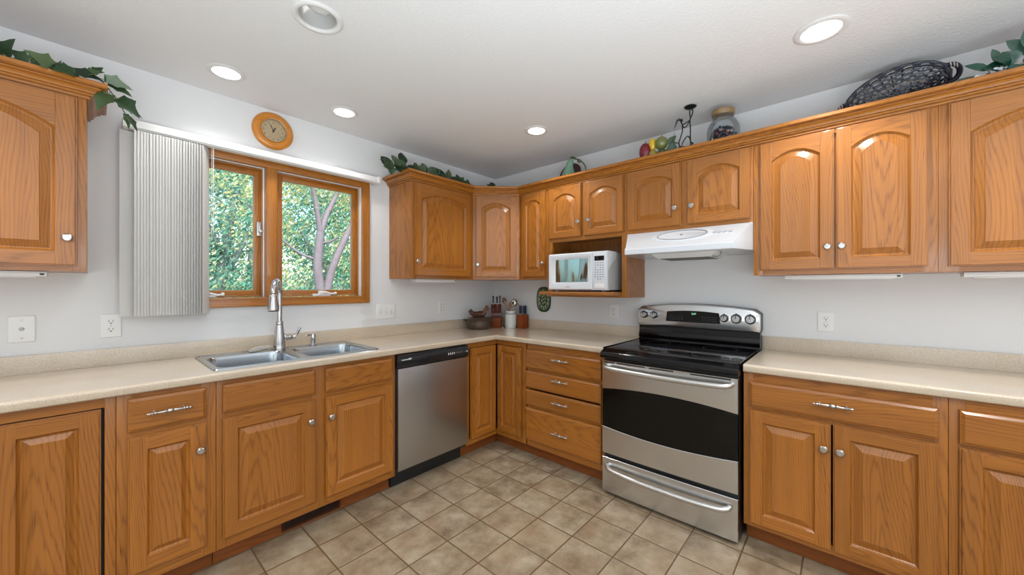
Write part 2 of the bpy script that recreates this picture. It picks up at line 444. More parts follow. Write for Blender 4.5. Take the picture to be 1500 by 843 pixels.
bm = B()
CX0, CX1, CZ0, CZ1 = -2.714, -1.404, 1.184, 2.120
frame_rect(bm, CX0, CX1, CZ0, CZ1, .057, -.018, -.0005)
frame_rect(bm, CX0, CX1, CZ0, CZ1, .020, -.024, -.0175, .003)
frame_rect(bm, CX0 + .042, CX1 - .042, CZ0 + .042, CZ1 - .042, .009, -.021, -.0175, .002)
win = struct('window_1', bm, [PINEV, PINEH])
bm = B(); frame_rect(bm, WX0 + .001, WX1 - .001, WZ0 + .001, WZ1 - .001, .030, 0, .115, .001); box(bm, -2.088, -2.028, -.016, .115, WZ0 + .03, WZ1 - .03, .003, 0)
box(bm, -2.083, -2.033, -.020, -.015, WZ0 + .034, WZ1 - .034, .002, 0)
obj('window_jamb', bm, [PINEV, PINEH], win)
for sx0, sx1, lat in ((-2.659, -2.089, 1), (-2.027, -1.457, 0)):
    bm = B(); box(bm, sx1 - .008, sx1, (.006 if lat == 0 else .030), .05, 1.238, 2.066); box(bm, sx0, sx0 + .006, .036, .05, 1.238, 2.066); box(bm, sx0, sx1, .024, .05, 2.060, 2.066)
    obj('weather_strip', bm, WHITE, win, 'white weather strip')
    bm = B(); frame_rect(bm, sx0 + .020, sx1 - .020, 1.254, 2.046, .029, .056, .092, .003)
    sash = obj('window_sash', bm, [PINEV, PINEH], win)
    bm = B(); frame_rect(bm, sx0 + .007, sx1 - .009, 1.243, 2.058, .0085, .034, .075, .0015); frame_rect(bm, sx0 + .0175, sx1 - .0185, 1.2525, 2.0485, .0035, .047, .075, .001); obj('sash_stop', bm, [PINEV, PINEH], win)
    bm = B(); frame_rect(bm, sx0 + .048, sx1 - .048, 1.283, 2.018, .0030, .070, .082, .0005); obj('glazing_bead', bm, plain('bead_tan', srgb(196, 176, 150), .5), sash, 'pale glazing bead')
    bm = B(); box(bm, sx0 + .05, sx1 - .05, .070, .074, 1.285, 2.016); obj('glass_pane', bm, PANE, sash)
    cx = (sx0 + sx1) / 2 if lat == 0 else -2.395
    bm = B()
    box(bm, cx - .06, cx + .06, .012, .040, 1.243, 1.258, .005); box(bm, cx - .022, cx + .022, .006, .034, 1.250, 1.280, .008)
    tube(bm, smooth_path([(cx, .012, 1.270), (cx + .025, -.004, 1.268), (cx + .06, -.008, 1.258), (cx + .085, -.008, 1.262)]), .006); ball(bm, (cx + .085, -.008, 1.262), .010)
    obj('crank_handle', bm, WHITE, win, 'white crank handle')
bm = B(); box(bm, -2.128, -2.104, .030, .050, 1.63, 1.72, .003); box(bm, -2.122, -2.111, .012, .032, 1.66, 1.70, .003); box(bm, -2.120, -2.100, .004, .016, 1.652, 1.668, .003)
obj('sash_lock', bm, NICKEL, win, 'metal lock')

# ------------------------------------------------------------------ cabinet pieces (frames: x along the wall, y depth, front towards -y)
def door_bm(x0, x1, z0, z1, yf, th=.0170, arch=0.0, fw=.056):
    """Frame-and-raised-panel door; arch = rise of the eyebrow top."""
    bm = B(); yb = yf + th; nt_ = 16
    X0_, X1_, Z0_, Z1_ = x0, x1, z0, z1; e = .0055
    box(bm, x0, x0 + fw, yf + .0075, yb, z0, z1, .001, 0); box(bm, x1 - fw, x1, yf + .0075, yb, z0, z1, .001, 0)
    box(bm, x0 + fw, x1 - fw, yf + .0075, yb, z0, z0 + fw, 0, 1); box(bm, x0 + fw, x1 - fw, yf + .0075, yb, z1 - fw, z1, 0, 1)
    x0, x1, z0, z1, fw = x0 + e, x1 - e, z0 + e, z1 - e, fw - e
    box(bm, x0, x0 + fw, yf, yb - .002, z0, z1, .0022, 0); box(bm, x1 - fw, x1, yf, yb - .002, z0, z1, .0022, 0)
    yb -= .002
    box(bm, x0 + fw - .001, x1 - fw + .001, yf + .0004, yb, z0, z0 + fw, .0015, 1)
    xm, half = (x0 + x1) / 2, (x1 - x0) / 2 - fw
    ztop = z1 - fw - (arch + .008 if arch else 0)
    def top(o):
        h = half - o
        return [(xm + h * math.cos(PI * i / nt_) if not arch else xm + h - 2 * h * i / nt_, ztop - o + (arch * (1 - (1 - 2 * i / nt_) ** 2) if arch else 0)) for i in range(nt_ + 1)] if arch else [(xm + h, ztop - o), (xm - h, ztop - o)]
    tp = top(0)
    # top rail
    if arch:
        prism(bm, [(x1 - fw, z1 - .0015)] + tp + [(x0 + fw, z1 - .0015)], 'y', yf + .0004, yb, 1)
    else:
        box(bm, x0 + fw - .001, x1 - fw + .001, yf + .0004, yb, z1 - fw, z1, .0015, 1)
    zb = z0 + fw
    def loop(o, y): return [(xm - half + o, y, zb + o), (xm + half - o, y, zb + o)] + [(a, y, b) for a, b in top(o)]
    fl = min(.040, half * .45)
    loft(bm, [loop(-.0005, yf + .002), loop(.004, yf + .009), loop(.008, yf + .0125), loop(.012, yf + .0125), loop(fl - .002, yf + .0030), loop(fl, yf + .0012), loop(fl + .002, yf + .0015)], 0, False, True)
    return bm


def drawer_bm(x0, x1, z0, z1, yf, th=.0170):
    bm = B(); c = .013; ys = yf + .0055
    L = lambda o, y: [(x0 + o, y, z0 + o), (x1 - o, y, z0 + o), (x1 - o, y, z1 - o), (x0 + o, y, z1 - o)]
    loft(bm, [L(0, yf + th), L(0, ys + .002), L(.0015, ys), L(.004, ys - .0005), L(c - .001, yf + .0006), L(c, yf)], 1, True, True)
    return bm


KNOB = [(.009, 0), (.0065, .003), (.0055, .010), (.008, .014), (.0155, .0165), (.0172, .0195), (.0160, .0225), (.0125, .0255), (.0118, .0262), (.0, .0268)]
def knob_bm(x, z, yf):
    bm = B(); lathe(bm, KNOB, (x, yf, z), '-y', 16); return bm


def pull_bm(x, z, yf, s=1.0):
    half = [(.0095, 0), (.0092, .005), (.0070, .009), (.0045, .0105), (.0062, .0125), (.0068, .016), (.0050, .030), (.0042, .040), (.0062, .042), (.0068, .045), (.0045, .049), (.0062, .052), (.0064, .055), (.0035, .059), (.0048, .063), (.0040, .067), (.0008, .0715)]
    bm = B(); pr = [(r * s, -h * s) for r, h in half[::-1]] + [(r * s, h * s) for r, h in half[1:]]
    lathe(bm, pr, (x, yf - .024, z), 'x', 14)
    for k in (-.046, .046): lathe(bm, [(.0075, 0), (.005, .004), (.0042, .024)], (x + k * s, yf, z), '-y', 10)
    return bm


YF, YD, YT = -.610, -.630, -.535      # base: face frame front, door front, toe kick face
UF, UD = -.320, -.340                 # uppers
ZT = .8755                            # base cabinet top


def add_door(root, x0, x1, z0, z1, yf, knob=None, arch=0.0, fw=.056, lab=None):
    d = obj('door', door_bm(x0, x1, z0, z1, yf, arch=arch, fw=fw), [OAKV, OAKH], root, smooth=14)
    if knob: obj('knob', knob_bm(knob[0], knob[1], yf), NICKEL, d, 'satin nickel knob')
    return d


def add_drawer(root, x0, x1, z0, z1, yf, pull=None, name='drawer'):
    d = obj(name, drawer_bm(x0, x1, z0, z1, yf), [OAKV, OAKH], root, smooth=14)
    if pull: obj('pull_handle', pull_bm(pull[0], pull[1], yf), NICKEL, d, 'ornate nickel pull')
    return d


def frame_boards(bm, uprights, levels, x0, x1, z0, z1, yf, th=.0195):
    for a, b in uprights: box(bm, a, b, yf, yf + th, z0, z1, .0008, 0)
    xs = sorted(uprights)
    for (a, b), (c, d) in zip(xs, xs[1:]):
        for p, q in levels: box(bm, b, c, yf + .0003, yf + th, p, q, 0, 1)


def base_cab(name, label, x0, x1, rot, uprights, levels, sides=(True, True), group=None):
    r = thing(name, label, 'cabinet', ((x0 + x1) / 2, -.31, 0), rot, group)
    bm = B()
    box(bm, x0 + .001, x0 + .017, YF + .0196, -.022, .10, ZT); box(bm, x1 - .017, x1 - .001, YF + .0196, -.022, .10, ZT)
    box(bm, x0 + .017, x1 - .017, YF + .0196, -.022, .10, .118); box(bm, x0 + .017, x1 - .017, -.032, -.022, .118, ZT)
    obj('carcass', bm, OAKV, r)
    bm = B(); frame_boards(bm, uprights, levels, x0, x1, .10, ZT, YF); obj('face_frame', bm, [OAKV, OAKH], r)
    bm = B(); box(bm, x0 + .001, x1 - .001, YT, YT + .018, .001, .0995, .001); obj('toe_kick', bm, TOEW, r)
    return r


# ---- window wall, base run
r = base_cab('base_cabinet', 'narrow oak base cabinet whose inset door is framed by a dark gap', -3.110, -2.758, LW, [(-3.11, -3.058), (-2.788, -2.7585)], [(.837, ZT), (.10, .14)])
obj('door', door_bm(-3.051, -2.797, .148, .832, -.612), [OAKV, OAKH], r, smooth=14)
bm = B(); box(bm, -3.057, -2.789, -.588, -.586, .141, .836); obj('recess', bm, DARKGAP, r, 'dark gap round the inset door')
r = base_cab('base_cabinet', 'oak base cabinet with one drawer over one door, just before the sink', -2.757, -2.446, LW, [(-2.757, -2.712), (-2.497, -2.4465)], [(.84, ZT), (.692, .735), (.10, .158)])
add_drawer(r, -2.727, -2.481, .722, .856, YD, (-2.603, .790)); add_door(r, -2.727, -2.481, .148, .700, YD, (-2.504, .587))
r = base_cab('sink_base_cabinet', 'wide oak sink base cabinet with two false drawer fronts over two doors', -2.445, -1.540, LW, [(-2.445, -2.408), (-2.035, -1.955), (-1.575, -1.5405)], [(.84, ZT), (.692, .735), (.10, .158)])
for a, b, k in ((-2.423, -2.021, -2.049), (-1.969, -1.561, -1.943)):
    add_drawer(r, a, b, .727, .856, YD, None, 'false_drawer_front'); add_door(r, a, b, .146, .700, YD, (k, .589))

# toe-kick register
r = thing('toe_kick_vent', 'brown slotted heating vent set in the toe kick under the sink', 'vent', (-2.0, YT - .004, .012), LW)
bm = B(); frame_rect(bm, -2.160, -1.854, .012, .088, .010, YT - .0055, YT - .0006, .001); obj('vent_frame', bm, plain('vent_brown', srgb(70, 38, 22), .45, .3, noise=.1), r)
bm = B(); box(bm, -2.150, -1.864, YT - .0015, YT - .0006, .022, .078)
for i in range(27):
    x = -2.146 + i * .0104; box(bm, x, x + .004, YT - .0045, YT - .0015, .022, .078)
obj('vent_grille', bm, plain('vent_dark', srgb(44, 24, 16), .5, .3, noise=.1), r)

# corner lazy-susan cabinet (two doors meeting at the inner corner)
r = thing('corner_base_cabinet', 'oak corner base cabinet with two narrow doors meeting at the inside corner', 'cabinet', (-.45, -.45, 0))
bm = B()
box(bm, -.941, -.925, YF + .0196, -.022, .10, ZT); box(bm, -.59, -.022, -.938, -.922, .10, ZT)
prism(bm, [(-.925, YF + .0196), (-.925, -.022), (-.022, -.022), (-.022, -.922), (-.5904, -.922), (-.5904, YF + .0196)], 'z', .10, .118)
obj('carcass', bm, OAKV, r)
bm = B()
box(bm, -.941, -.912, YF, YF + .0195, .10, ZT, .0008, 0); box(bm, -.912, -.5905, YF + .0003, YF + .0195, .838, ZT, 0, 1); box(bm, -.912, -.5905, YF + .0003, YF + .0195, .10, .142, 0, 1)
box(bm, YF, YF + .0195, -.924, -.884, .10, ZT, .0008, 0); box(bm, YF + .0003, YF + .0195, -.884, -.6105, .838, ZT, 0, 2); box(bm, YF + .0003, YF + .0195, -.884, -.6105, .10, .142, 0, 2)
OAKY = oak('oak_side_grain', OAK_L, OAK_D)
obj('face_frame', bm, [OAKV, OAKH, OAKV], r)
bm = B(); box(bm, -.941, YT, YT, YT + .018, .001, .0995); box(bm, YT, YT + .018, -.938, YT + .018, .001, .0995); obj('toe_kick', bm, TOEW, r)
add_door(r, -.906, -.6335, .138, .836, YD, fw=.050)
bm = door_bm(.6335, .886, .138, .836, YD, fw=.050); bmesh.ops.rotate(bm, verts=bm.verts, cent=(0, 0, 0), matrix=Matrix.Rotation(RW, 3, 'Z')); obj('door', bm, [OAKV, OAKH], r)

# ---- range wall, base run (frame x = distance from the corner)
r = base_cab('drawer_base_cabinet', 'oak base cabinet with a stack of four drawers between the corner and the range', .939, 1.588, RW, [(.939, .951), (1.553, 1.5875)], [(.822, ZT), (.662, .70), (.538, .556), (.385, .42), (.10, .158)])
for z0, z1, p in ((.690, .831, .784), (.545, .671, .636), (.411, .530, .478), (.147, .392, .262)):
    add_drawer(r, .931, 1.567, z0, z1, YD, (1.257, p))
r = base_cab('base_cabinet', 'oak base cabinet with one wide drawer over two doors, beside the range', 2.364, 3.048, RW, [(2.364, 2.404), (3.008, 3.0475)], [(.82, ZT), (.685, .725), (.10, .14)])
add_drawer(r, 2.390, 3.023, .706, .830, YD, (2.708, .778))
add_door(r, 2.390, 2.702, .122, .690, YD, (2.677, .577)); add_door(r, 2.709, 3.023, .122, .690, YD, (2.733, .577))
r = base_cab('base_cabinet', 'oak base cabinet with a plain drawer front over a door, cut by photo edge', 3.049, 3.660, RW, [(3.049, 3.092), (3.62, 3.6595)], [(.82, ZT), (.685, .725), (.10, .14)])
add_drawer(r, 3.074, 3.636, .706, .836, YD); add_door(r, 3.074, 3.636, .122, .692, YD)

# ------------------------------------------------------------------ countertops
NOSE = [(-.020, .914), (-.008, .9135), (-.0035, .9118), (-.0008, .9085), (0, .904), (0, .884), (-.0015, .879), (-.006, .8765), (-.030, .8765), (-.030, .8963), (-.020, .8963)]
def slab(bm, x0, x1, y0, y1): box(bm, x0, x1, y0, y1, .877, .914)
HX0, HX1, HY0, HY1 = -2.436, -1.631, -.562, -.082
bm = B()
slab(bm, -3.62, HX0, -.616, -.001); slab(bm, HX1, -.001, -.616, -.001); slab(bm, HX0, HX1, -.616, HY0); slab(bm, HX0, HX1, HY1, -.001); slab(bm, -.616, -.001, -1.592, -.616)
sweep(bm, [(-3.62, -.635), (-.635, -.635), (-.635, -1.592)], NOSE)
for v in box(bm, -3.62, -.001, -.020, -.001, .914, .998, .002): pass
box(bm, -.020, -.001, -1.592, -.019, .914, .998, .002)
solo('countertop', bm, LAM, 'beige laminate countertop with backsplash turning the corner, holding the sink', 'countertop', smooth=50)
bm = B(); slab(bm, -.616, -.001, -3.70, -2.366); sweep(bm, [(-.635, -2.366), (-.635, -3.70)], NOSE); box(bm, -.020, -.001, -3.70, -2.366, .914, .998, .002)
solo('countertop', bm, LAM, 'beige laminate countertop with backsplash on the far side of the range from the corner', 'countertop', smooth=50)

# ------------------------------------------------------------------ wall cabinets
ZU0, ZU1 = 1.371, 2.160


def upper_body(bm, x0, x1, z0, z1, yf=UF + .0196):
    box(bm, x0, x1, yf, -.001, z0, z1, 0, 0)


def upper_cab(name, label, x0, x1, rot, uprights, levels, z0=ZU0, group=None):
    r = thing(name, label, 'cabinet', ((x0 + x1) / 2, -.16, z0), rot, group)
    bm = B(); upper_body(bm, x0 + .0005, x1 - .0005, z0, ZU1); obj('carcass', bm, OAKV, r)
    bm = B(); frame_boards(bm, uprights, levels, x0, x1, z0, ZU1 - .002, UF); obj('face_frame', bm, [OAKV, OAKH], r)
    return r


FULL = [(2.085, ZU1 - .002), (ZU0, 1.412)]
r = upper_cab('wall_cabinet', 'oak wall cabinet by the blind, ivy trailing over its top corner', -3.620, -2.836, LW, [(-3.62, -3.57), (-2.880, -2.8365)], FULL)
add_door(r, -3.392, -2.862, 1.392, 2.102, UD, (-2.889, 1.508), arch=.072, fw=.060)
bm = B(); box(bm, -3.569, -3.394, UF, UF + .019, 1.413, 2.084); obj('filler_panel', bm, OAKV, r)
r = upper_cab('wall_cabinet', 'oak wall cabinet on the window wall next to the corner, ivy on top', -1.228, -.6105, LW, [(-1.228, -1.185), (-.665, -.6108)], FULL)
add_door(r, -1.205, -.646, 1.392, 2.100, UD, (-1.190, 1.502), arch=.050, fw=.058)
# diagonal corner wall cabinet
r = thing('corner_wall_cabinet', 'oak corner wall cabinet with one diagonal arched door', 'cabinet', (0, -.40, ZU0), DW)
h = .6095; k = math.sqrt(.5)
def dgf(x, y): return ((x - y) * k, (x + y) * k)       # room -> diagonal frame
bm = B(); prism(bm, [dgf(*q) for q in ((-.001, -.001), (-h, -.001), (-h, -.318), (-.588, -.318 - .003), (-.321, -.588), (-.318, -h), (-.001, -h))], 'z', ZU0, ZU1); obj('carcass', bm, OAKV, r)
yd = -(.609 + .32) * k - .0005
bm = B(); frame_boards(bm, [(-.205, -.150), (.150, .205)], FULL, 0, 0, ZU0, ZU1 - .002, yd); obj('face_frame', bm, [OAKV, OAKH], r)
add_door(r, -.180, .177, 1.392, 2.100, yd - .020, (-.160, 1.502), arch=.042, fw=.054)
r = upper_cab('wall_cabinet', 'narrow oak wall cabinet with one slim arched door between corner and microwave', .6105, .918, RW, [(.6108, .66), (.885, .9175)], FULL)
add_door(r, .642, .902, 1.392, 2.108, UD, (.879, 1.502), arch=.036, fw=.054)
# microwave cabinet with open shelf
r = thing('microwave_cabinet', 'oak wall cabinet with two short doors above an open microwave shelf', 'cabinet', (1.262, -.16, 1.228), RW)
bm = B()
box(bm, .9185, .936, UF + .0196, -.001, 1.2285, ZU1); box(bm, 1.586, 1.6035, UF + .0196, -.001, 1.2285, ZU1)
box(bm, .936, 1.586, UF + .0196, -.001, 1.690, ZU1); box(bm, .936, 1.586, -.008, -.001, 1.2285, 1.69); box(bm, .936, 1.586, UF + .0196, -.009, 1.2285, 1.246)
obj('carcass', bm, OAKV, r)
bm = B(); frame_boards(bm, [(.9185, .965), (1.567, 1.6035)], [(2.085, ZU1 - .002), (1.668, 1.715), (1.2285, 1.250)], 0, 0, 1.2285, ZU1 - .002, UF); box(bm, 1.225, 1.275, UF, UF + .0195, 1.715, 2.085)
obj('face_frame', bm, [OAKV, OAKH], r)
bm = B(); box(bm, .9655, 1.5665, -.500, -.010, 1.2465, 1.2705, .005, 1); obj('shelf', bm, [OAKV, OAKH], r)
add_door(r, .937, 1.243, 1.695, 2.106, UD, (1.222, 1.810), arch=.042, fw=.052); add_door(r, 1.264, 1.588, 1.695, 2.106, UD, (1.312, 1.810), arch=.042, fw=.052)
# over the hood
r = upper_cab('wall_cabinet', 'short oak wall cabinet with two arched doors above the range hood', 1.604, 2.361, RW, [(1.6043, 1.645), (1.955, 2.025), (2.32, 2.3607)], [(2.085, ZU1 - .002), (1.676, 1.715)], z0=1.676)
add_door(r, 1.614, 1.972, 1.697, 2.104, UD, (1.938, 1.812), arch=.042, fw=.054); add_door(r, 2.009, 2.349, 1.697, 2.104, UD, (2.038, 1.812), arch=.042, fw=.054)
r = upper_cab('wall_cabinet', 'large oak wall cabinet with a pair of tall arched doors meeting at the middle', 2.362, 3.058, RW, [(2.3622, 2.405), (3.010, 3.0578)], FULL)
add_door(r, 2.392, 2.7095, 1.396, 2.103, UD, (2.683, 1.509), arch=.044, fw=.056); add_door(r, 2.7165, 3.028, 1.396, 2.103, UD, (2.737, 1.509), arch=.044, fw=.056)
r = upper_cab('wall_cabinet', 'oak wall cabinet cut by the photo edge, holding up the green leafy plant', 3.0585, 3.700, RW, [(3.0587, 3.12), (3.65, 3.6997)], FULL)
add_door(r, 3.087, 3.672, 1.394, 2.106, UD, arch=.072, fw=.060)
# crown mouldings
CROWN = [(.0, 2.110), (.0095, 2.110), (.0095, 2.1175), (.0055, 2.118), (.0055, 2.1215), (.016, 2.122), (.0195, 2.1255), (.0195, 2.129), (.016, 2.1325), (.021, 2.133), (.025, 2.140), (.032, 2.146), (.041, 2.149), (.041, 2.153), (.0365, 2.1535), (.0365, 2.1565), (.053, 2.157), (.057, 2.1595), (.0605, 2.160), (.0605, 2.175), (.0585, 2.177), (.0, 2.177)]
CROWN = [(a + .0006, b) for a, b in CROWN]
bm = B(); sweep(bm, [(-3.62, UF), (-2.836, UF), (-2.836, -.001)], CROWN)
CRM = oak('crown_wood', srgb(172, 108, 34), srgb(120, 66, 14), True, ring=60)
solo('cabinet_crown', bm, CRM, 'oak crown along the top of the cabinet beside the blind', 'crown moulding', smooth=12)
bm = B(); sweep(bm, [(-1.228, -.001), (-1.228, UF), (-.6105, UF), (-.3205, -.6100), (UF, -.6105), (UF, -3.70)], CROWN)
solo('cabinet_crown', bm, CRM, 'long oak crown running round the corner along the tops of the wall cabinets', 'crown moulding', smooth=12)

# slim lights under the wall cabinets
def strip(x0, x1, y0, rot, label):
    r = thing('under_cabinet_light', label, 'light fixture', ((x0 + x1) / 2, y0, 1.345), rot, 'strip lights under the wall cabinets')
    bm = B(); box(bm, x0, x1, y0 - .035, y0 + .035, 1.3475, 1.3702, .006); obj('housing', bm, WHITE, r)
    bm = B(); box(bm, x0 + .03, x1 - .03, y0 - .022, y0 + .022, 1.3440, 1.3478, .002); obj('diffuser', bm, PLATEW, r)
    bm = B(); box(bm, x1 - .02, x1 - .008, y0 - .037, y0 - .034, 1.353, 1.361, .001); obj('switch', bm, BLACKP, r)


strip(-3.45, -2.945, -.225, LW, 'white slim light strip under the wall cabinet by the blind')
strip(-1.15, -.74, -.225, LW, 'white slim light strip under the wall cabinet above the triple switch')
strip(2.50, 2.955, -.225, RW, 'white slim light strip under the large pair of tall arched doors')
strip(3.14, 3.60, -.225, RW, 'white slim light strip under the wall cabinet cut by the photo edge')

# ------------------------------------------------------------------ dishwasher
r = thing('dishwasher', 'stainless dishwasher with a black control strip, set between sink and corner', 'dishwasher', (-1.24, -.31, 0), LW)
bm = B(); box(bm, -1.537, -.944, -.603, -.035, .105, .872); obj('tub', bm, BLACKP, r)
bm = B(); box(bm, -1.529, -.947, -.632, -.604, .127, .781, .004); obj('door_panel', bm, STEELZ, r)
bm = B(); box(bm, -1.536, -.945, -.548, -.530, .002, .104, .002); box(bm, -1.536, -.945, -.604, -.545, .104, .124, .002); obj('toe_kick', bm, BLACKP, r)
bm = B(); prism(bm, [(-.606, .783), (-.630, .783), (-.639, .790), (-.642, .812), (-.640, .850), (-.632, .870), (-.606, .8725)], 'x', -1.534, -.945); cp = obj('control_panel', bm, plain('panel_black', (.010, .012, .015, 1), .22, noise=.1, coat=.3), r)
bm = B()
for i in range(10): box(bm, -1.510 + i * .0072, -1.5045 + i * .0072, -.6435, -.641, .8345, .8395 if i < 7 else .844)
obj('maker_mark', bm, WHITE, cp, 'small white maker mark')
for i in range(10):
    x = -1.136 + i * .0175 + (.006 if i > 3 else 0) + (.008 if i > 7 else 0)
    bm = B(); box(bm, x, x + .0065, -.6435, -.640, .820, .834, .001); obj('button', bm, WHITE if i < 4 or i == 9 else GREYM, cp)

# ------------------------------------------------------------------ range (frame: x = distance from the corner)
OVENG = plain('oven_black_glass', (.003, .003, .003, 1), .07, noise=.1, spec=.3)
HANDLEM = plain('satin_handle', (.66, .66, .65, 1), .33, 1.0, noise=.03)
HX = (1.606, 2.350)
r = thing('range', 'stainless electric range with black glass cooktop and curved oven window', 'range', (1.978, -.34, 0), RW)
bm = B(); box(bm, 1.606, 2.350, -.645, -.040, .012, .898); box(bm, 1.64, 2.316, -.60, -.05, .001, .012); obj('body', bm, BLACKP, r)
bm = B(); prism(bm, [(-.640, .861), (-.688, .861), (-.694, .866), (-.695, .888), (-.692, .895), (-.682, .9005), (-.668, .905), (-.655, .912), (-.640, .9165), (-.085, .9205), (-.085, .898), (-.640, .898)], 'x', 1.600, 2.356)
box(bm, 1.599, 1.606, -.660, -.09, .916, .9235, .002); box(bm, 2.350, 2.357, -.660, -.09, .916, .9235, .002)
ct = obj('cooktop', bm, BLACK, r)
RINGM = plain('burner_grey', (.022, .022, .023, 1), .3)
for cx, cy, rr in ((1.79, -.50, .105), (2.17, -.50, .085), (1.79, -.22, .075), (2.17, -.22, .095)):
    bm = B(); lathe(bm, [(rr - .001, 0), (rr + .001, 0), (rr + .001, .0004), (rr - .001, .0004)], (cx, cy, .9197 - .0008), 'z', 40, ring=True)
    for v in bm.verts: v.co.z += .0008 + (v.co.y - cy) * .0035 + (cy + .37) * .0035
    obj('burner_ring', bm, RINGM, ct)
# riser and backguard
bm = B(); prism(bm, [(-.030, .905), (-.100, .905), (-.096, .926), (-.088, .934), (-.098, .944), (-.100, .952), (-.092, .962), (-.086, .99), (-.088, 1.034), (-.030, 1.034)], 'x', 1.598, 2.361); obj('riser', bm, BLACK, r)
def guard(o, y):
    x0, x1 = 1.588 + o, 2.366 - o; pts = [(x0 + .006, y, 1.022 + o), (x1 - .006, y, 1.022 + o), (x1, y, 1.04 + o)]
    n = 24
    for i in range(n + 1):
        t = 1 - 2 * i / n; e = max(0, abs(t) - .93) / .07
        pts.append(((x0 + x1) / 2 + (x1 - x0) / 2 * t, y, 1.158 + .030 * (1 - t * t) - .020 * e * e - o))
    pts.append((x0, y, 1.04 + o)); return pts
bm = B(); loft(bm, [guard(.004, -.028), guard(0, -.034), guard(0, -.094), guard(.003, -.102), guard(.007, -.105)], 0, True, True); bgd = obj('backguard', bm, STEELX, r)
bm = B(); loft(bm, [guard(-.0018, -.030), guard(-.0018, -.082), guard(-.0005, -.086)], 0, True, True); obj('end_cap', bm, BLACKP, bgd, 'black end trim')
bm = B(); n = 16
pts = [(1.800, 1.064), (2.146, 1.064), (2.139, 1.130)] + [(1.9725 + .1645 * (1 - 2 * i / n), 1.133 + .010 * (1 - (1 - 2 * i / n) ** 2)) for i in range(n + 1)] + [(1.807, 1.130)]
prism(bm, pts, 'y', -.1075, -.100); dsp = obj('display', bm, OVENG, bgd)
text('2:07', .017, Vector((1.985, -.1078, 1.122)), FACE, plain('digits_green', (.3, .8, .45, 1), .5, emit=(.45, 1, .55, 1), estr=.7), 'clock_digits', dsp)
DIM = plain('mark_dim', (.06, .06, .06, 1), .5)
for kx in (1.826, 2.034):
    bm = B()
    for i in range(6):
        for j in range(3): box(bm, kx + i * .016, kx + .010 + i * .016, -.1079, -.1074, 1.078 + j * .012, 1.0805 + j * .012)
    obj('touch_keypad', bm, DIM, dsp)
bm = B(); box(bm, 1.752, 1.759, -.1058, -.1045, 1.101, 1.106); box(bm, 1.763, 1.782, -.1056, -.1045, 1.1015, 1.1045); obj('maker_mark', bm, GREYM, bgd)
for cx, rr in ((1.640, .020), (1.712, .020), (2.168, .0195), (2.236, .0245), (2.312, .0245)):
    bm = B(); lathe(bm, [(rr + .003, 0), (rr + .003, .003), (rr + .001, .005), (rr, .006), (rr * .94, .020), (rr * .86, .0225), (0, .023)], (cx, -.105, 1.103), '-y', 24)
    kb = obj('control_knob', bm, STEELZ, bgd)
    bm = B(); lathe(bm, [(rr + .0062, 0), (rr + .0062, .004), (rr + .001, .006), (rr + .001, 0)], (cx, -.1045, 1.103), '-y', 24); box(bm, cx - .002, cx + .002, -.1292, -.1255, 1.103, 1.103 + rr * .95); box(bm, cx - .003, cx + .003, -.1066, -.1045, 1.103 + rr + .004, 1.103 + rr + .010)
    for a in (-120, -60, 60, 120): box(bm, cx + (rr + .010) * math.sin(math.radians(a)) - .0015, cx + (rr + .010) * math.sin(math.radians(a)) + .0015, -.1056, -.1045, 1.103 + (rr + .010) * math.cos(math.radians(a)) - .0015, 1.103 + (rr + .010) * math.cos(math.radians(a)) + .0015)
    obj('knob_marking', bm, BLACKP, kb, 'black pointer and dial marks')
# oven door
n = 28; XS = [HX[0] + (HX[1] - HX[0]) * i / n for i in range(n + 1)]; T = [(2 * i / n - 1) for i in range(n + 1)]
ZTOP = [.664 + .026 * (1 - t * t) for t in T]; ZBOT = [.430 - .022 * (1 - t * t) for t in T]
def slabcurve(bm, lo, hi, y0, y1, bow):
    """strip between two curves, front bowed a little"""
    for_loops = []
    for (x, a, b, t) in zip(XS, lo, hi, T):
        yy = y0 - bow * (1 - t * t); for_loops.append([(x, yy + .003, a), (x, yy, a + .003), (x, yy, b - .003), (x, yy + .003, b), (x, y1, b), (x, y1, a)])
    loft(bm, for_loops, 0, True, True)
bm = B(); slabcurve(bm, ZTOP, [.846] * (n + 1), -.676, -.648, .006); od = obj('oven_door', bm, STEELX, r)
bm = B(); slabcurve(bm, [.262] * (n + 1), ZBOT, -.676, -.648, .006); obj('lower_panel', bm, STEELX, od)
bm = B(); slabcurve(bm, [z + .001 for z in ZBOT], [z - .001 for z in ZTOP], -.674, -.650, .006); obj('oven_window', bm, OVENG, od, 'black curved oven glass')
bm = B()
for a, b in ((1.616, 1.690), (1.704, 1.890), (1.904, 2.040), (2.062, 2.320)):
    ym = -.6765 - .006 * (1 - ((a + b) / 2 - 1.978) ** 2 / .1384); box(bm, a, b, ym - .0005, ym + .006, .8315, .8395, .001)
obj('vent_slot', bm, SLOT, od, 'dark vent slots')
bm = B(); tube(bm, smooth_path([(1.632, -.680, .812), (1.640, -.706, .810), (1.672, -.722, .806), (1.80, -.729, .802), (1.978, -.731, .800), (2.156, -.729, .802), (2.284, -.722, .806), (2.316, -.706, .810), (2.324, -.680, .812)], 5), .0145, 12); obj('handle', bm, HANDLEM, od, 'curved bar handle')
bm = B(); slabcurve(bm, [.022] * (n + 1), [.238] * (n + 1), -.676, -.648, .006); sd = obj('storage_drawer', bm, STEELX, r)
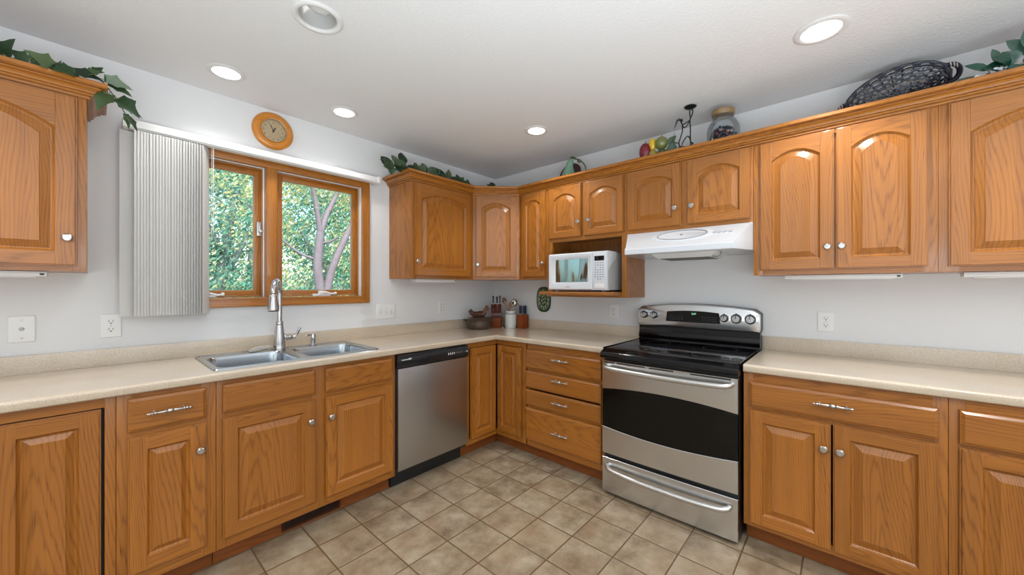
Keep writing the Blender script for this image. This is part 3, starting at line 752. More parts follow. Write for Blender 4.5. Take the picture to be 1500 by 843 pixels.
bm = B(); tube(bm, smooth_path([(1.640, -.680, .190), (1.652, -.700, .186), (1.690, -.716, .180), (1.81, -.724, .174), (1.978, -.726, .172), (2.146, -.724, .174), (2.266, -.716, .180), (2.304, -.700, .186), (2.316, -.680, .190)], 5), .0135, 12); obj('handle', bm, HANDLEM, sd, 'curved bar handle')

# ------------------------------------------------------------------ range hood
r = thing('range_hood', 'white under-cabinet range hood above the range', 'range hood', (1.982, -.25, 1.487), RW)
def hood(yS, yf, i0, z): x0, x1 = 1.6065, 2.3595; return [(x0, -.002, z), (x1, -.002, z), (x1, yS, z), (x1 - i0, yf, z), (x0 + i0, yf, z), (x0, yS, z)]
bm = B(); loft(bm, [hood(-.318, -.322, .010, 1.6755), hood(-.322, -.338, .014, 1.670), hood(-.324, -.472, .060, 1.566), hood(-.324, -.488, .062, 1.556), hood(-.324, -.492, .062, 1.548), hood(-.324, -.492, .062, 1.519), hood(-.318, -.486, .062, 1.516)], 0, True, True); hd = obj('hood_shell', bm, ENAMEL, r, smooth=25)
d = Vector((0, -.134, -.104)).normalized(); nn = Vector((0, d.z, -d.y)); nn = Vector((0, -abs(d.z), abs(d.y)))
c0 = Vector((1.995, -.395, 1.6257)) + nn * .001
def ov(a, b, h=0.0, m=40, cc=c0): return [cc + Vector((1, 0, 0)) * a * math.cos(2 * PI * i / m) + d * b * math.sin(2 * PI * i / m) + nn * h for i in range(m)]
bm = B(); loft(bm, [ov(.190, .070, -.004), ov(.188, .069, .001), ov(.150, .056, .0035), ov(.148, .055, .002)], 0, True, True); obj('fan_cover', bm, ENAMEL, hd)
bm = B(); tube(bm, ov(.146, .053, .002), .0042, 8, closed=True); obj('oval_ring', bm, plain('ring_grey', (.30, .32, .36, 1), .3, .3), hd, 'grey oval ring')
bm = B(); loft(bm, [ov(.009, .006, .002, 12), ov(.008, .005, .005, 12)], 0, True, True); obj('maker_mark', bm, GREYM, hd)
for i, dx in enumerate((.185, .212, .240, .268)):
    bm = B(); loft(bm, [ov(.011, .012, -.002, 16, c0 + Vector((dx, 0, 0))), ov(.010, .011, .004, 16, c0 + Vector((dx, 0, 0)))], 0, True, True); obj('switch', bm, plain('switch_grey', (.45, .47, .52, 1), .3), hd)
bm = B(); loft(bm, [[(1.81, -.40, 1.5165), (2.19, -.40, 1.5165), (2.19, -.10, 1.5165), (1.81, -.10, 1.5165)], [(1.84, -.365, 1.489), (2.15, -.365, 1.489), (2.15, -.13, 1.489), (1.84, -.13, 1.489)]], 0, True, True); ff = obj('filter_housing', bm, PLATEW, r)
bm = B(); box(bm, 1.85, 2.14, -.355, -.14, 1.4865, 1.4895); obj('filter', bm, plain('filter_grey', (.10, .09, .075, 1), .5, .4, noise=.4, nscale=300), ff)
bm = B(); tube(bm, [(2.15, -.34, 1.492), (2.185, -.35, 1.487), (2.20, -.34, 1.498), (2.20, -.33, 1.5165)], .003, 6); ball(bm, (1.88, -.35, 1.4875), .005); obj('filter_latch', bm, GREYM, ff)

# ------------------------------------------------------------------ microwave
r = thing('microwave', 'white microwave oven on the open oak shelf', 'microwave', (1.27, -.25, 1.2705), RW)
m0, m1, mzb, mzt, myf = 1.018, 1.518, 1.281, 1.560, -.440
MWGREY = plain('microwave_case', (.42, .43, .42, 1), .45, noise=.03)
bm = B(); box(bm, m0 + .004, m1 - .003, -.425, -.075, mzb + .002, mzt - .003, .004)
for i in range(9): box(bm, m1 - .0035, m1 - .0015, -.22, -.12, 1.31 + i * .012, 1.314 + i * .012)
for x in (m0 + .05, m1 - .05):
    for y in (-.40, -.11): lathe(bm, [(.012, 0), (.014, .011)], (x, y, 1.2705), 'z', 12)
obj('case', bm, MWGREY, r)
bm = B(); side = [(myf + .008, mzb), (myf, mzb + .008), (myf - .003, 1.42), (myf, mzt - .010), (myf + .010, mzt), (-.300, mzt), (-.296, 1.534), (-.312, 1.512), (-.405, 1.448), (-.424, 1.42), (-.428, 1.38), (-.426, 1.32), (-.414, mzb)]
prism(bm, side, 'x', m0, m1); ffr = obj('front_shell', bm, ENAMEL, r, smooth=30)
# door with a dished window frame
bm = B()
def rl(x0, x1, z0, z1, y): return [(x0, y, z0), (x1, y, z0), (x1, y, z1), (x0, y, z1)]
loft(bm, [rl(m0 + .002, 1.404, mzb + .004, mzt - .005, myf + .002), rl(m0 + .003, 1.403, mzb + .006, mzt - .007, myf - .007), rl(m0 + .008, 1.399, mzb + .010, mzt - .012, myf - .011), rl(m0 + .022, 1.388, mzb + .044, mzt - .024, myf - .011), rl(m0 + .034, 1.380, mzb + .054, mzt - .034, myf - .005), rl(1.083, 1.366, 1.341, 1.514, myf - .003), rl(1.086, 1.363, 1.344, 1.511, myf + .001)], 0, True, True)
md = obj('microwave_door', bm, ENAMEL, r)
mm, t, p = new_mat('mirror_window'); p.inputs['Base Color'].default_value = (.42, .60, .66, 1); p.inputs['Metallic'].default_value = 1; p.inputs['Roughness'].default_value = .06
wv = N(t, 'TexNoise', i_Scale=1.0, i_Detail=1.0); t.links.new(coords(t, scale=(9, 9, 2.5)), wv.inputs['Vector']); bp = N(t, 'Bump', i_Strength=.5, i_Distance=.012); t.links.new(wv.outputs[0], bp.inputs['Height']); t.links.new(bp.outputs[0], p.inputs['Normal'])
bm = B(); box(bm, 1.084, 1.365, myf - .003, myf + .001, 1.342, 1.513); obj('door_window', bm, mm, md, 'mirrored blue door window')
bm = B()
for i in range(7): box(bm, 1.176 + i * .006, 1.1805 + i * .006, myf - .0118, myf - .0105, 1.3035, 1.3085)
obj('maker_mark', bm, GREYM, md)
bm = B(); box(bm, 1.4065, 1.512, myf - .008, myf + .002, mzb + .004, mzt - .005, .004); pn = obj('control_panel', bm, ENAMEL, r)
bm = B(); box(bm, 1.421, 1.497, myf - .0092, myf - .0075, 1.492, 1.526, .001); obj('display', bm, BLACK, pn)
bm = B()
for i in range(8):
    for j in range(4):
        if (i, j) in ((7, 0), (7, 3), (2, 1)): continue
        s = .0052 if i < 4 else .0045; box(bm, 1.424 + j * .0195, 1.424 + j * .0195 + s * 2, myf - .0088, myf - .0078, 1.474 - i * .0165, 1.474 - i * .0165 + .005)
obj('keypad', bm, plain('key_grey', (.09, .10, .13, 1), .5), pn)
bm = B(); box(bm, 1.422, 1.500, myf - .0105, myf - .0075, 1.300, 1.330, .002); obj('open_button', bm, WHITE, pn)

# ------------------------------------------------------------------ sink, faucet and the things on its ledge
r = thing('sink', 'double-bowl stainless sink set in the beige countertop under the window', 'sink', (-2.034, -.32, .74))
bowls = ((-2.420, -2.056), (-2.012, -1.650)); BY0, BY1 = -.536, -.165
bm = B()
outer = rrect(-2.448, -1.620, -.573, -.070, .030, 4); edges = []
def ring(pts, z):
    vs = [bm.verts.new((a, b, z)) for a, b in pts]; return vs, [bm.edges.new((vs[i], vs[(i + 1) % len(vs)])) for i in range(len(vs))]
vo, eo = ring(outer, .9185); edges += eo; rims = []
for a, b in bowls:
    vb, eb = ring(rrect(a, b, BY0, BY1, .055, 6), .9178); edges += eb
bmesh.ops.triangle_fill(bm, edges=edges, use_beauty=True)
vl = [bm.verts.new((a, b, .9142)) for a, b in rrect(-2.4505, -1.6175, -.5755, -.0675, .032, 4)]
for i in range(len(vo)): bm.faces.new((vo[i], vo[(i + 1) % len(vo)], vl[(i + 1) % len(vo)], vl[i]))
# raised outer bead
tube(bm, [(a, b, .9180) for a, b in rrect(-2.444, -1.624, -.569, -.074, .028, 4)], .0035, 6, closed=True)
obj('rim', bm, SINKS, r, smooth=30)
for a, b in bowls:
    bm = B(); L = []
    for o, z in ((0, .9178), (.003, .912), (.006, .895), (.012, .80), (.018, .765), (.034, .748), (.060, .742)):
        L.append([(p[0], p[1], z) for p in rrect(a + o, b - o, BY0 + o, BY1 - o, max(.055 - o * .3, .02), 6)])
    loft(bm, L, 0, False, True); bw = obj('bowl', bm, SINKS, r, smooth=60)
    bm = B(); lathe(bm, [(.042, 0), (.042, .002), (.032, .003), (.030, -.004), (0, -.004)], ((a + b) / 2, -.33, .7425), 'z', 24); obj('drain', bm, CHROME, bw)
bm = B(); lathe(bm, [(.014, 0), (.012, .004), (0, .006)], (-1.634, -.556, .9175), 'z', 10); obj('clip', bm, GREYM, r)

fx, fy = -2.044, -.1125
r = thing('faucet', 'brushed nickel gooseneck pull-down faucet behind the sink divider', 'faucet', (fx, fy, .9185))
bm = B(); lathe(bm, [(.034, 0), (.0345, .006), (.0325, .012), (.0320, .03), (.0290, .08), (.0240, .125), (.0210, .150), (.0185, .152)], (fx, fy, .9185), 'z', 24); obj('faucet_body', bm, CHROME, r)
bm = B(); lathe(bm, [(.0200, 0), (.0205, .002), (.0205, .018), (.0190, .020)], (fx, fy, 1.070), 'z', 24); obj('collar', bm, CHROME, r)
u = Vector((-.45, -.89, 0)).normalized(); base = Vector((fx, fy, 0)); R_ = .082
pts = [base + Vector((0, 0, 1.088)), base + Vector((0, 0, 1.18)), base + Vector((0, 0, 1.262))]
for i in range(1, 13):
    a = PI * i / 12 * .985; pts.append(base + u * (R_ - R_ * math.cos(a)) + Vector((0, 0, 1.262 + R_ * math.sin(a))))
bm = B(); tube(bm, pts, .0145, 12); obj('gooseneck', bm, CHROME, r)
hd_ = base + u * (2 * R_ + .002)
bm = B(); lathe(bm, [(.0290, 0), (.0305, .003), (.0295, .012), (.0245, .055), (.0195, .088), (.0170, .094), (.0150, .096)], (hd_.x, hd_.y, 1.166), 'z', 20); sp = obj('spray_head', bm, CHROME, r)
bm = B(); lathe(bm, [(.0260, -.004), (.0275, 0), (.0275, .002)], (hd_.x, hd_.y, 1.166), 'z', 20)
for dz in (.03, .045, .06): ball(bm, (hd_.x + .023, hd_.y + .008, 1.166 + dz), (.005, .005, .005), 8)
obj('spray_nozzle', bm, BLACKP, sp, 'black nozzle ring and button')
bm = B(); lathe(bm, [(.017, 0), (.0175, .005), (.0165, .045), (.014, .050), (.011, .056), (.013, .060), (.013, .070), (.008, .074)], (fx + .018, fy, .986), 'x', 16)
tube(bm, smooth_path([(fx + .085, fy, .986), (fx + .098, fy, 1.000), (fx + .106, fy - .004, 1.022), (fx + .116, fy - .006, 1.046)]), [.006] * 7 + [.0075] * 6 + [.0085] * 6, 10); obj('lever_handle', bm, CHROME, r)
r = thing('soap_dispenser', 'small nickel soap dispenser pump beside the faucet', 'soap dispenser', (-1.842, -.098, .9185))
bm = B(); lathe(bm, [(.021, 0), (.0215, .004), (.014, .009), (.0125, .02), (.016, .026), (.016, .036), (.012, .040), (.012, .044), (.0165, .046), (.0165, .070), (.014, .074), (0, .075)], (-1.842, -.098, .9185), 'z', 18); obj('pump', bm, CHROME, r)
bm = B(); tube(bm, [(-1.842, -.098, .986), (-1.866, -.112, .990), (-1.888, -.124, .988), (-1.893, -.127, .982)], .005, 8); obj('spout', bm, CHROME, r)
bm = B(); prism(bm, smooth_path([(-2.205, .9195, 0), (-2.195, .934, 0), (-2.155, .944, 0), (-2.11, .948, 0), (-2.085, .944, 0), (-2.085, .934, 0), (-2.12, .932, 0), (-2.17, .9195, 0)], 3) and [(-2.205, .9195), (-2.200, .932), (-2.175, .940), (-2.14, .945), (-2.10, .948), (-2.085, .944), (-2.085, .936), (-2.115, .933), (-2.15, .927), (-2.175, .9195)], 'y', -.135, -.090)
bmesh.ops.bevel(bm, geom=bm.edges[:], offset=.004, segments=2, affect='EDGES')
solo('scrub_brush', bm, plain('sponge_grey', srgb(178, 172, 165), .5, noise=.15, nscale=60), 'small grey and white scrubber lying on the sink ledge by the faucet', 'scrubber')

# ------------------------------------------------------------------ wall plates
def plate(label, cat, x, z, w, h, rot, kind, group=None):
    r = thing('outlet' if kind == 'outlet' else {'coax': 'cable_jack', 'triple': 'switch_plate', 'decora': 'rocker_switch'}[kind], label, cat, (x, 0, z - h / 2), rot, group)
    bm = B(); L = lambda o, y: [(x - w / 2 + o, y, z - h / 2 + o), (x + w / 2 - o, y, z - h / 2 + o), (x + w / 2 - o, y, z + h / 2 - o), (x - w / 2 + o, y, z + h / 2 - o)]
    loft(bm, [L(0, -.0005), L(0, -.004), L(.002, -.006), L(.006, -.0066)], 0, True, True); obj('cover_plate', bm, PLATEW, r)
    if kind == 'outlet':
        for s in (-1, 1):
            bm = B(); prism(bm, [(x + a, z + s * .0195 + b) for a, b in rrect(-.0165, .0165, -.0145, .0145, .010, 4)], 'y', -.0085, -.005); q = obj('receptacle', bm, WHITE, r)
            bm = B(); c = z + s * .0195
            box(bm, x - .0082, x - .0062, -.0089, -.0080, c - .002, c + .008); box(bm, x + .0062, x + .0082, -.0089, -.0080, c - .002, c + .007); lathe(bm, [(.0030, 0), (.0030, .0009)], (x, -.0080, c - .0078), '-y', 10)
            obj('socket_slot', bm, SLOT, q, 'dark slots')
        bm = B(); lathe(bm, [(.003, 0), (.002, .0014)], (x, -.0066, z), '-y', 10); obj('screw', bm, NICKEL, r)
    elif kind == 'coax':
        bm = B(); lathe(bm, [(.0085, 0), (.0085, .003), (.0055, .003), (.0052, .011), (0, .011)], (x, -.0066, z), '-y', 12); obj('cable_socket', bm, GREYM, r)
        for s in (-1, 1):
            bm = B(); lathe(bm, [(.0038, 0), (.0025, .0016)], (x, -.0066, z + s * .042), '-y', 10); obj('screw', bm, NICKEL, r)
    elif kind == 'triple':
        for i in (-1, 0, 1):
            bm = B(); cx = x + i * .046; prism(bm, [(-.0066, z - .012), (-.010, z - .010), (-.018, z + .004), (-.016, z + .008), (-.0066, z + .006)], 'x', cx - .005, cx + .005); obj('toggle', bm, WHITE, r)
            bm = B(); frame_rect(bm, cx - .010, cx + .010, z - .020, z + .020, .0035, -.0072, -.006, 0)
            for s in (-1, 1): lathe(bm, [(.003, 0), (.002, .0014)], (cx, -.0066, z + s * .030), '-y', 8)
            obj('toggle_surround', bm, plain('plate_shade', (.68, .68, .67, 1), .5), r)
    else:
        bm = B(); frame_rect(bm, x - .018, x + .018, z - .034, z + .034, .003, -.0078, -.006, 0); obj('rocker_frame', bm, plain('plate_shade', (.45, .45, .44, 1), .5), r)
        bm = B(); prism(bm, [(-.006, z - .030), (-.0095, z - .030), (-.0075, z), (-.0105, z + .030), (-.006, z + .030)], 'x', x - .0145, x + .0145); obj('rocker', bm, WHITE, r)


plate('square white cable jack plate under the wall cabinet by the blind', 'wall plate', -3.030, 1.116, .077, .118, LW, 'coax')
plate('white duplex outlet on the window wall, below the vertical blind', 'outlet', -2.759, 1.111, .074, .118, LW, 'outlet')
plate('white three-toggle switch plate on the wall past the window', 'wall plate', -1.259, 1.110, .163, .118, LW, 'triple')
plate('single white rocker switch on the window wall, near the corner', 'wall plate', -.697, 1.121, .072, .118, LW, 'decora')
plate('white duplex outlet on the range wall, below the microwave', 'outlet', 1.349, 1.106, .074, .118, RW, 'outlet')
plate('white duplex outlet under the large pair of tall arched doors', 'outlet', 2.668, 1.104, .076, .114, RW, 'outlet')

# ------------------------------------------------------------------ vertical blind
r = thing('vertical_blind', 'off-white vertical blind drawn open, stacked at one end of the window rail', 'blind', (-2.04, -.07, 1.155))
bm = B(); box(bm, -2.712, -1.372, -.105, -.030, 2.102, 2.140, .004); box(bm, -2.712, -1.372, -.090, -.045, 2.098, 2.103); obj('headrail', bm, WHITE, r)
bm = B(); box(bm, -2.722, -2.700, -.112, -.0005, 2.096, 2.146, .003); box(bm, -1.384, -1.362, -.112, -.0005, 2.096, 2.146, .006); obj('end_bracket', bm, PLATEW, r)
NS = 25
for i in range(NS):
    a = math.radians(34 + max(0, i - 12) * 2.3 + random.uniform(-.3, .3)); w = .086
    x = -2.690 + (i - 1) * .0115 + random.uniform(-.0006, .0006) + (.008 if i else -.030); yf = -.100 + random.uniform(-.001, .001)
    if i == 0: a, w, yf = math.radians(14), .084, -.060
    bm = B(); lo = []; m = 6; zb = 1.157 + random.uniform(-.001, .001); dx, dy = math.cos(a), math.sin(a)
    for z in (zb, 2.092):
        row = []
        for side_ in (0, 1):
            for j in (range(m + 1) if not side_ else range(m, -1, -1)):
                s = j / m * w; bow = .0035 * (1 - (2 * j / m - 1) ** 2) + (.0008 if side_ else 0)
                row.append((x + s * dx + bow * dy, yf + s * dy - bow * dx, z))
        lo.append(row)
    loft(bm, lo, 0, True, True); obj('slat', bm, VANE, r, smooth=60)
bm = B()
for i in range(70): ball(bm, (-2.372, -.078, 2.096 - i * .0075), .0026, 6, rings=4)
tube(bm, [(-2.366, -.085, 2.10), (-2.366, -.085, 1.60)], .0015, 6); obj('pull_chain', bm, WHITE, r, smooth=60)

# ------------------------------------------------------------------ clock
ck, cz = -2.050, 2.306
r = thing('wall_clock', 'round wall clock in a wide honey-coloured wood ring above the window', 'clock', (ck, 0, cz - .116))
bm = B(); lathe(bm, [(.110, .001), (.1165, .004), (.117, .010), (.113, .020), (.104, .027), (.092, .030), (.080, .029), (.074, .026), (.070, .022), (.069, .008), (.060, .006), (0, .006)], (ck, 0, cz), '-y', 64); obj('clock_frame', bm, CLOCKW, r, smooth=50)
bm = B(); lathe(bm, [(.0705, .018), (.0725, .026), (.071, .030), (.068, .030), (.066, .024), (.066, .010)], (ck, 0, cz), '-y', 64, ring=True); obj('bezel', bm, BRASS, r, smooth=60)
bm = B(); lathe(bm, [(.066, .008), (.066, .0112), (0, .0112)], (ck, 0, cz), '-y', 48); dial = obj('dial', bm, plain('dial_cream', srgb(205, 180, 140), .5, noise=.12, nscale=40), r)
INK = plain('ink', (.02, .02, .018, 1), .5)
for k in range(1, 13):
    a = 2 * PI * k / 12; text(str(k), .015, Vector((ck + .053 * math.sin(a), -.0114, cz + .053 * math.cos(a))), FACE, INK, 'numeral', dial)
def hand(a, L, w, y):
    bm = B(); q = [(-w, -.010), (w, -.010), (w * 1.3, L * .7), (0, L), (-w * 1.3, L * .7)]
    ca, sa = math.cos(a), math.sin(a); prism(bm, [(ck + p_ * ca + h_ * sa, cz - p_ * sa + h_ * ca) for p_, h_ in q], 'y', y, y - .001); return bm
obj('hour_hand', hand(math.radians(28), .030, .0028, -.0135), INK, r); obj('minute_hand', hand(math.radians(-26), .046, .0018, -.0155), INK, r)
bm = B(); lathe(bm, [(.005, .0112), (.005, .018), (0, .018)], (ck, 0, cz), '-y', 12); obj('hand_pin', bm, INK, r)
bm = B(); lathe(bm, [(.0675, .0265), (.055, .0290), (.03, .0305), (0, .031)], (ck, 0, cz), '-y', 32); obj('clock_glass', bm, glass('clock_glass', (1, 1, 1, 1), 1.0), r)

# ------------------------------------------------------------------ recessed ceiling lights
LENS = plain('lit_lens', (.9, .9, .88, 1), .5, emit=(1, .97, .93, 1), estr=LENS_STRENGTH)
TRIM = plain('light_trim', (.72, .72, .71, 1), .4)
for x, y, lab in ((-2.350, -.308, 'lit recessed ceiling light nearest the ivy and blind'), (-1.736, -.326, 'lit recessed ceiling light between the clock and the corner cabinets'), (-.684, -1.084, 'lit recessed ceiling light near the corner, above the microwave wall'), (-.676, -2.670, 'large bright recessed ceiling light in front of the tall double-door cabinet')):
    r = thing('recessed_light', lab, 'ceiling light', (x, y, ZC - .02))
    big = 1.18 if y < -2 else 1.0
    bm = B(); lathe(bm, [(.060 * big, -.0005), (.083 * big, -.0005), (.084 * big, -.003), (.080 * big, -.0065), (.070 * big, -.0085), (.0615 * big, -.0075), (.060 * big, -.004)], (x, y, ZC), 'z', 40, ring=True); obj('trim_ring', bm, TRIM, r, smooth=60)
    bm = B(); lathe(bm, [(.0605 * big, -.0015), (.0605 * big, -.0050), (.045 * big, -.0075), (0, -.0085)], (x, y, ZC), 'z', 40); obj('lens', bm, LENS, r, 'glowing lens', smooth=60)
    l = light('downlight_lamp', 'SPOT', (0, 0, 0), DOWNLIGHT_W * (1.2 if y < -2 else 1.0 if x > -1 else .5), (1, .98, .95), spot_size=math.radians(122), spot_blend=.5, shadow_soft_size=.055)
    l.parent = r; l.location = (0, 0, .004)
x, y = -2.187, -1.088
r = thing('recessed_light', 'unlit recessed ceiling light with a deep grey can, out in the middle of the ceiling', 'ceiling light', (x, y, ZC - .012))
bm = B(); lathe(bm, [(.072, -.0005), (.098, -.0005), (.099, -.004), (.094, -.0085), (.084, -.010), (.078, -.008), (.0745, -.003)], (x, y, ZC), 'z', 48, ring=True); obj('trim_ring', bm, TRIM, r, smooth=60)
bm = B(); lathe(bm, [(.0745, -.003), (.0735, .030), (.068, .075), (.066, .130), (.0655, .130), (.0672, .075), (.0727, .030), (.0737, -.003)], (x, y, ZC), 'z', 48, ring=True); obj('baffle', bm, plain('baffle_grey', (.46, .46, .44, 1), .45), r, smooth=60)
bm = B(); lathe(bm, [(0, .0), (.030, .004), (.048, .014), (.056, .028), (.050, .060), (.03, .085), (0, .085)], (0, 0, 0), 'z', 32)
bmesh.ops.transform(bm, matrix=Matrix.Translation((x + .006, y + .008, ZC + .030)) @ Matrix.Rotation(math.radians(12), 4, 'X'), verts=bm.verts); obj('bulb', bm, plain('bulb_glass', (.8, .8, .8, 1), .12, coat=.5), r, smooth=60)

# ------------------------------------------------------------------ corner of the countertop
ZK = .9142
CASS = plain('brown_stoneware', srgb(72, 56, 43), .3, noise=.12, nscale=14, coat=.2)
HENB = plain('hen_brown', srgb(82, 48, 28), .35, noise=.25, nscale=40)
HENR = plain('hen_red_brown', srgb(128, 68, 44), .35, noise=.15, nscale=40)
px_, py_ = -.392, -.172
r = thing('casserole', 'brown stoneware casserole with a lid shaped like a sitting hen, in the counter corner', 'casserole', (px_, py_, ZK))
bm = B(); lathe(bm, [(0, 0), (.096, 0), (.107, .006), (.114, .020), (.116, .050), (.113, .084), (.116, .088), (.111, .090), (.106, .084), (.104, .03), (0, .02)], (px_, py_, ZK), 'z', 36)
for s in (-1, 1): tube(bm, smooth_path([(px_ + s * .078, py_ - s * .083, ZK + .076), (px_ + s * .098, py_ - s * .092, ZK + .080), (px_ + s * .102, py_ - s * .104, ZK + .082), (px_ + s * .086, py_ - s * .105, ZK + .080), (px_ + s * .072, py_ - s * .090, ZK + .076)]), .008, 8)
obj('pot', bm, CASS, r, smooth=50)
bm = B(); lathe(bm, [(.113, .0885), (.115, .092), (.108, .098), (.080, .106), (.040, .110), (0, .111)], (px_, py_, ZK), 'z', 36); lid = obj('lid', bm, CASS, r, smooth=60)
hu = Vector((.73, -.68, 0)); hv = Vector((.68, .73, 0)); hc = Vector((px_, py_, ZK))
def hp(a, b, c): return hc + hu * a * 1.15 + hv * b * 1.15 + Vector((0, 0, .106 + (c - .112) * 1.15))
bm = B()
tube(bm, smooth_path([hp(-.085, 0, .168), hp(-.070, 0, .150), hp(-.045, 0, .138), hp(-.010, 0, .134), hp(.025, 0, .136), hp(.040, 0, .140)], 4), [.004] + [.012] * 3 + [.018] * 4 + [.029] * 4 + [.034] * 4 + [.030] * 4 + [.020], 14)
tube(bm, smooth_path([hp(-.052, 0, .146), hp(-.066, 0, .168), hp(-.072, 0, .182)], 4), [.016] * 3 + [.011] * 3 + [.006] * 2 + [.003], 10)
for s in (-1, 1): tube(bm, smooth_path([hp(.02, s * .028, .142), hp(-.015, s * .033, .142), hp(-.045, s * .024, .146)], 4), [.012] * 4 + [.010] * 3 + [.004] * 2, 8)
obj('hen_body', bm, HENB, lid, smooth=60)
bm = B()
tube(bm, smooth_path([hp(.028, 0, .140), hp(.048, 0, .158), hp(.052, 0, .176), hp(.058, 0, .188)], 4), [.021] * 4 + [.016] * 4 + [.014] * 4 + [.015], 12); ball(bm, hp(.060, 0, .186), .017, 12)
tube(bm, [hp(.074, 0, .186), hp(.084, 0, .182), hp(.088, 0, .179)], [.006, .004, .001], 8)
for k in range(4): ball(bm, hp(.052 + k * .006, 0, .203 + (.002 if k in (1, 2) else 0)), (.005, .003, .006), 8, rings=6)
ball(bm, hp(.074, 0, .170), (.004, .004, .009), 8, rings=6)
obj('hen_head', bm, HENR, lid, smooth=60)

# knife block (turned to the room) and its knives
ka = math.radians(43) - PI / 2
KC = Vector((-.195, -.205, ZK))
r = thing('knife_block', 'dark red-brown knife block with an orange wood front foot', 'knife block', KC)
KM = Matrix.Translation(KC) @ Matrix.Rotation(ka, 4, 'Z')
def put(bm, m=KM): bmesh.ops.transform(bm, matrix=m, verts=bm.verts); return bm
bm = B(); prism(bm, [(-.040, .100), (-.052, .112), (-.030, .228), (.030, .205), (.062, .0), (-.020, .0)], 'x', -.050, .050); bmesh.ops.bevel(bm, geom=bm.edges[:], offset=.003, segments=2, affect='EDGES'); obj('block', put(bm), BLOCKR, r)
bm = B(); box(bm, -.044, .044, -.040, -.0205, .0, .098, .003); obj('foot', put(bm), BLOCKO, r, 'orange-brown wood foot')
bm = B(); box(bm, -.049, .049, -.0555, -.038, .100, .140, .003); obj('collar', put(bm), plain('deep_red_wood', srgb(76, 16, 11), .3, noise=.15), r, 'deep red collar')
KH, KHB = plain('knife_handle_black', (.015, .014, .013, 1), .35, noise=.1), plain('knife_handle_brown', srgb(84, 52, 36), .4, noise=.2)
BLADE = plain('blade_steel', (.6, .6, .6, 1), .25, 1.0)
def knife(bx, by, z0, L, w, mat, lab, lean=.16, nm='kitchen_knife', m=KM, grp=None):
    o = m @ Vector((bx, by, z0)); q = thing(nm, lab, 'knife', o, 0, grp); d_ = Matrix.Translation((bx, by, z0)) @ Matrix.Rotation(lean, 4, 'X')
    bm = B(); lp = []
    for z, s, tt in ((.012, .75, .8), (.018, .9, .95), (.35 * L, .8, 1), (.7 * L, .95, 1.05), (.93 * L, 1.15, 1), (L, .8, .7)):
        lp.append([(a * s, b * tt, z) for a, b in rrect(-w * .42, w * .42, -w * .7, w * .7, w * .3, 3)])
    loft(bm, lp, 0, True, True); put(bm, d_); obj('grip', put(bm, m), mat, q, smooth=50)
    bm = B(); box(bm, -.0012, .0012, -w * .55, w * .55, -.006, .014); put(bm, d_); obj('blade', put(bm, m), BLADE, q)
kn = ((-.030, -.002, .222, .082, .020, KH, 'black-handled knife standing tallest in the red-brown block, by the hen lid'), (.006, -.006, .222, .076, .023, KH, 'thick black-handled knife in the middle of the red-brown block'), (.036, -.004, .220, .088, .020, KHB, 'brown-handled knife in the red-brown block, on the crock side'))
for a in kn: knife(*a, lean=-.12)
for bx, c, lb in ((-.026, KHB, 'short brown-handled knife low in the front slot of the red-brown block'), (.012, KHB, 'short tan-handled knife low in the front slot of the block, beside the thick knife')):
    knife(bx, -.040, .176, .052, .018, c if bx < 0 else plain('tan_handle', srgb(140, 104, 72), .45, noise=.15), lb, lean=.34)

# crock with utensils
cx_, cy_ = -.150, -.352
r = thing('utensil_crock', 'white stoneware crock with a thin blue line, holding utensils', 'crock', (cx_, cy_, ZK))
CROCK = plain('crock_glaze', srgb(212, 212, 208), .22, noise=.03, coat=.3)
bm = B(); lathe(bm, [(0, 0), (.050, 0), (.054, .006), (.056, .03), (.056, .118), (.053, .130), (.049, .136), (.0485, .142), (.0515, .150), (.0515, .162), (.048, .165), (.044, .163), (.043, .02), (0, .015)], (cx_, cy_, ZK), 'z', 32); obj('jar_body', bm, CROCK, r, smooth=50)
bm = B(); lathe(bm, [(.0492, .1335), (.0512, .1325), (.0505, .1375), (.0492, .1385), (.048, .136)], (cx_, cy_, ZK), 'z', 32, ring=True); obj('blue_line', bm, plain('blue_glaze', srgb(60, 84, 120), .3), r, 'thin blue line', smooth=60)
WOODU, WOODD = oak('utensil_wood', srgb(170, 120, 78), srgb(120, 78, 46), rough=.5), oak('dark_utensil_wood', srgb(96, 60, 46), srgb(62, 36, 28), rough=.4)
hu = Vector((.73, -.68, 0)); hc = Vector((cx_, cy_, ZK))
def spoon(a0, a1, h, mat, lab, hr=.005, bowl=(.020, .007, .030), slots=False, nm='wooden_spoon', cat='spoon', b=.0):
    p0 = hc + hu * a0 + hv * b + Vector((0, 0, .030)); p1 = hc + hu * a1 + hv * (b * 1.4) + Vector((0, 0, h)); q = thing(nm, lab, cat, p0)
    dz = (p1 - p0).normalized()
    bm = B(); tube(bm, [p0, p0.lerp(p1, .5), p1 - dz * bowl[2] * .8], [hr * 1.1, hr, hr * .9], 8); obj('shaft', bm, mat, q)
    bm = B(); ball(bm, (0, 0, 0), bowl, 16)
    if slots:
        for f in [f for f in bm.faces if abs(f.calc_center_median().x) < bowl[0] * .75 and abs(f.calc_center_median().z) < bowl[2] * .6 and int((f.calc_center_median().x / bowl[0] + 1) * 4) % 2]: f.material_index = 1
    sx = hu; sz = dz; sy = sz.cross(sx).normalized(); sx = sy.cross(sz)
    put(bm, Matrix.Translation(p1) @ Matrix((sx, sy, sz)).transposed().to_4x4()); obj('bowl', bm, [mat, SLOT], q, smooth=60)
spoon(.030, -.060, .262, WOODD, 'dark wooden spoon leaning out of the white crock towards the knife block', .0055, (.021, .009, .030))
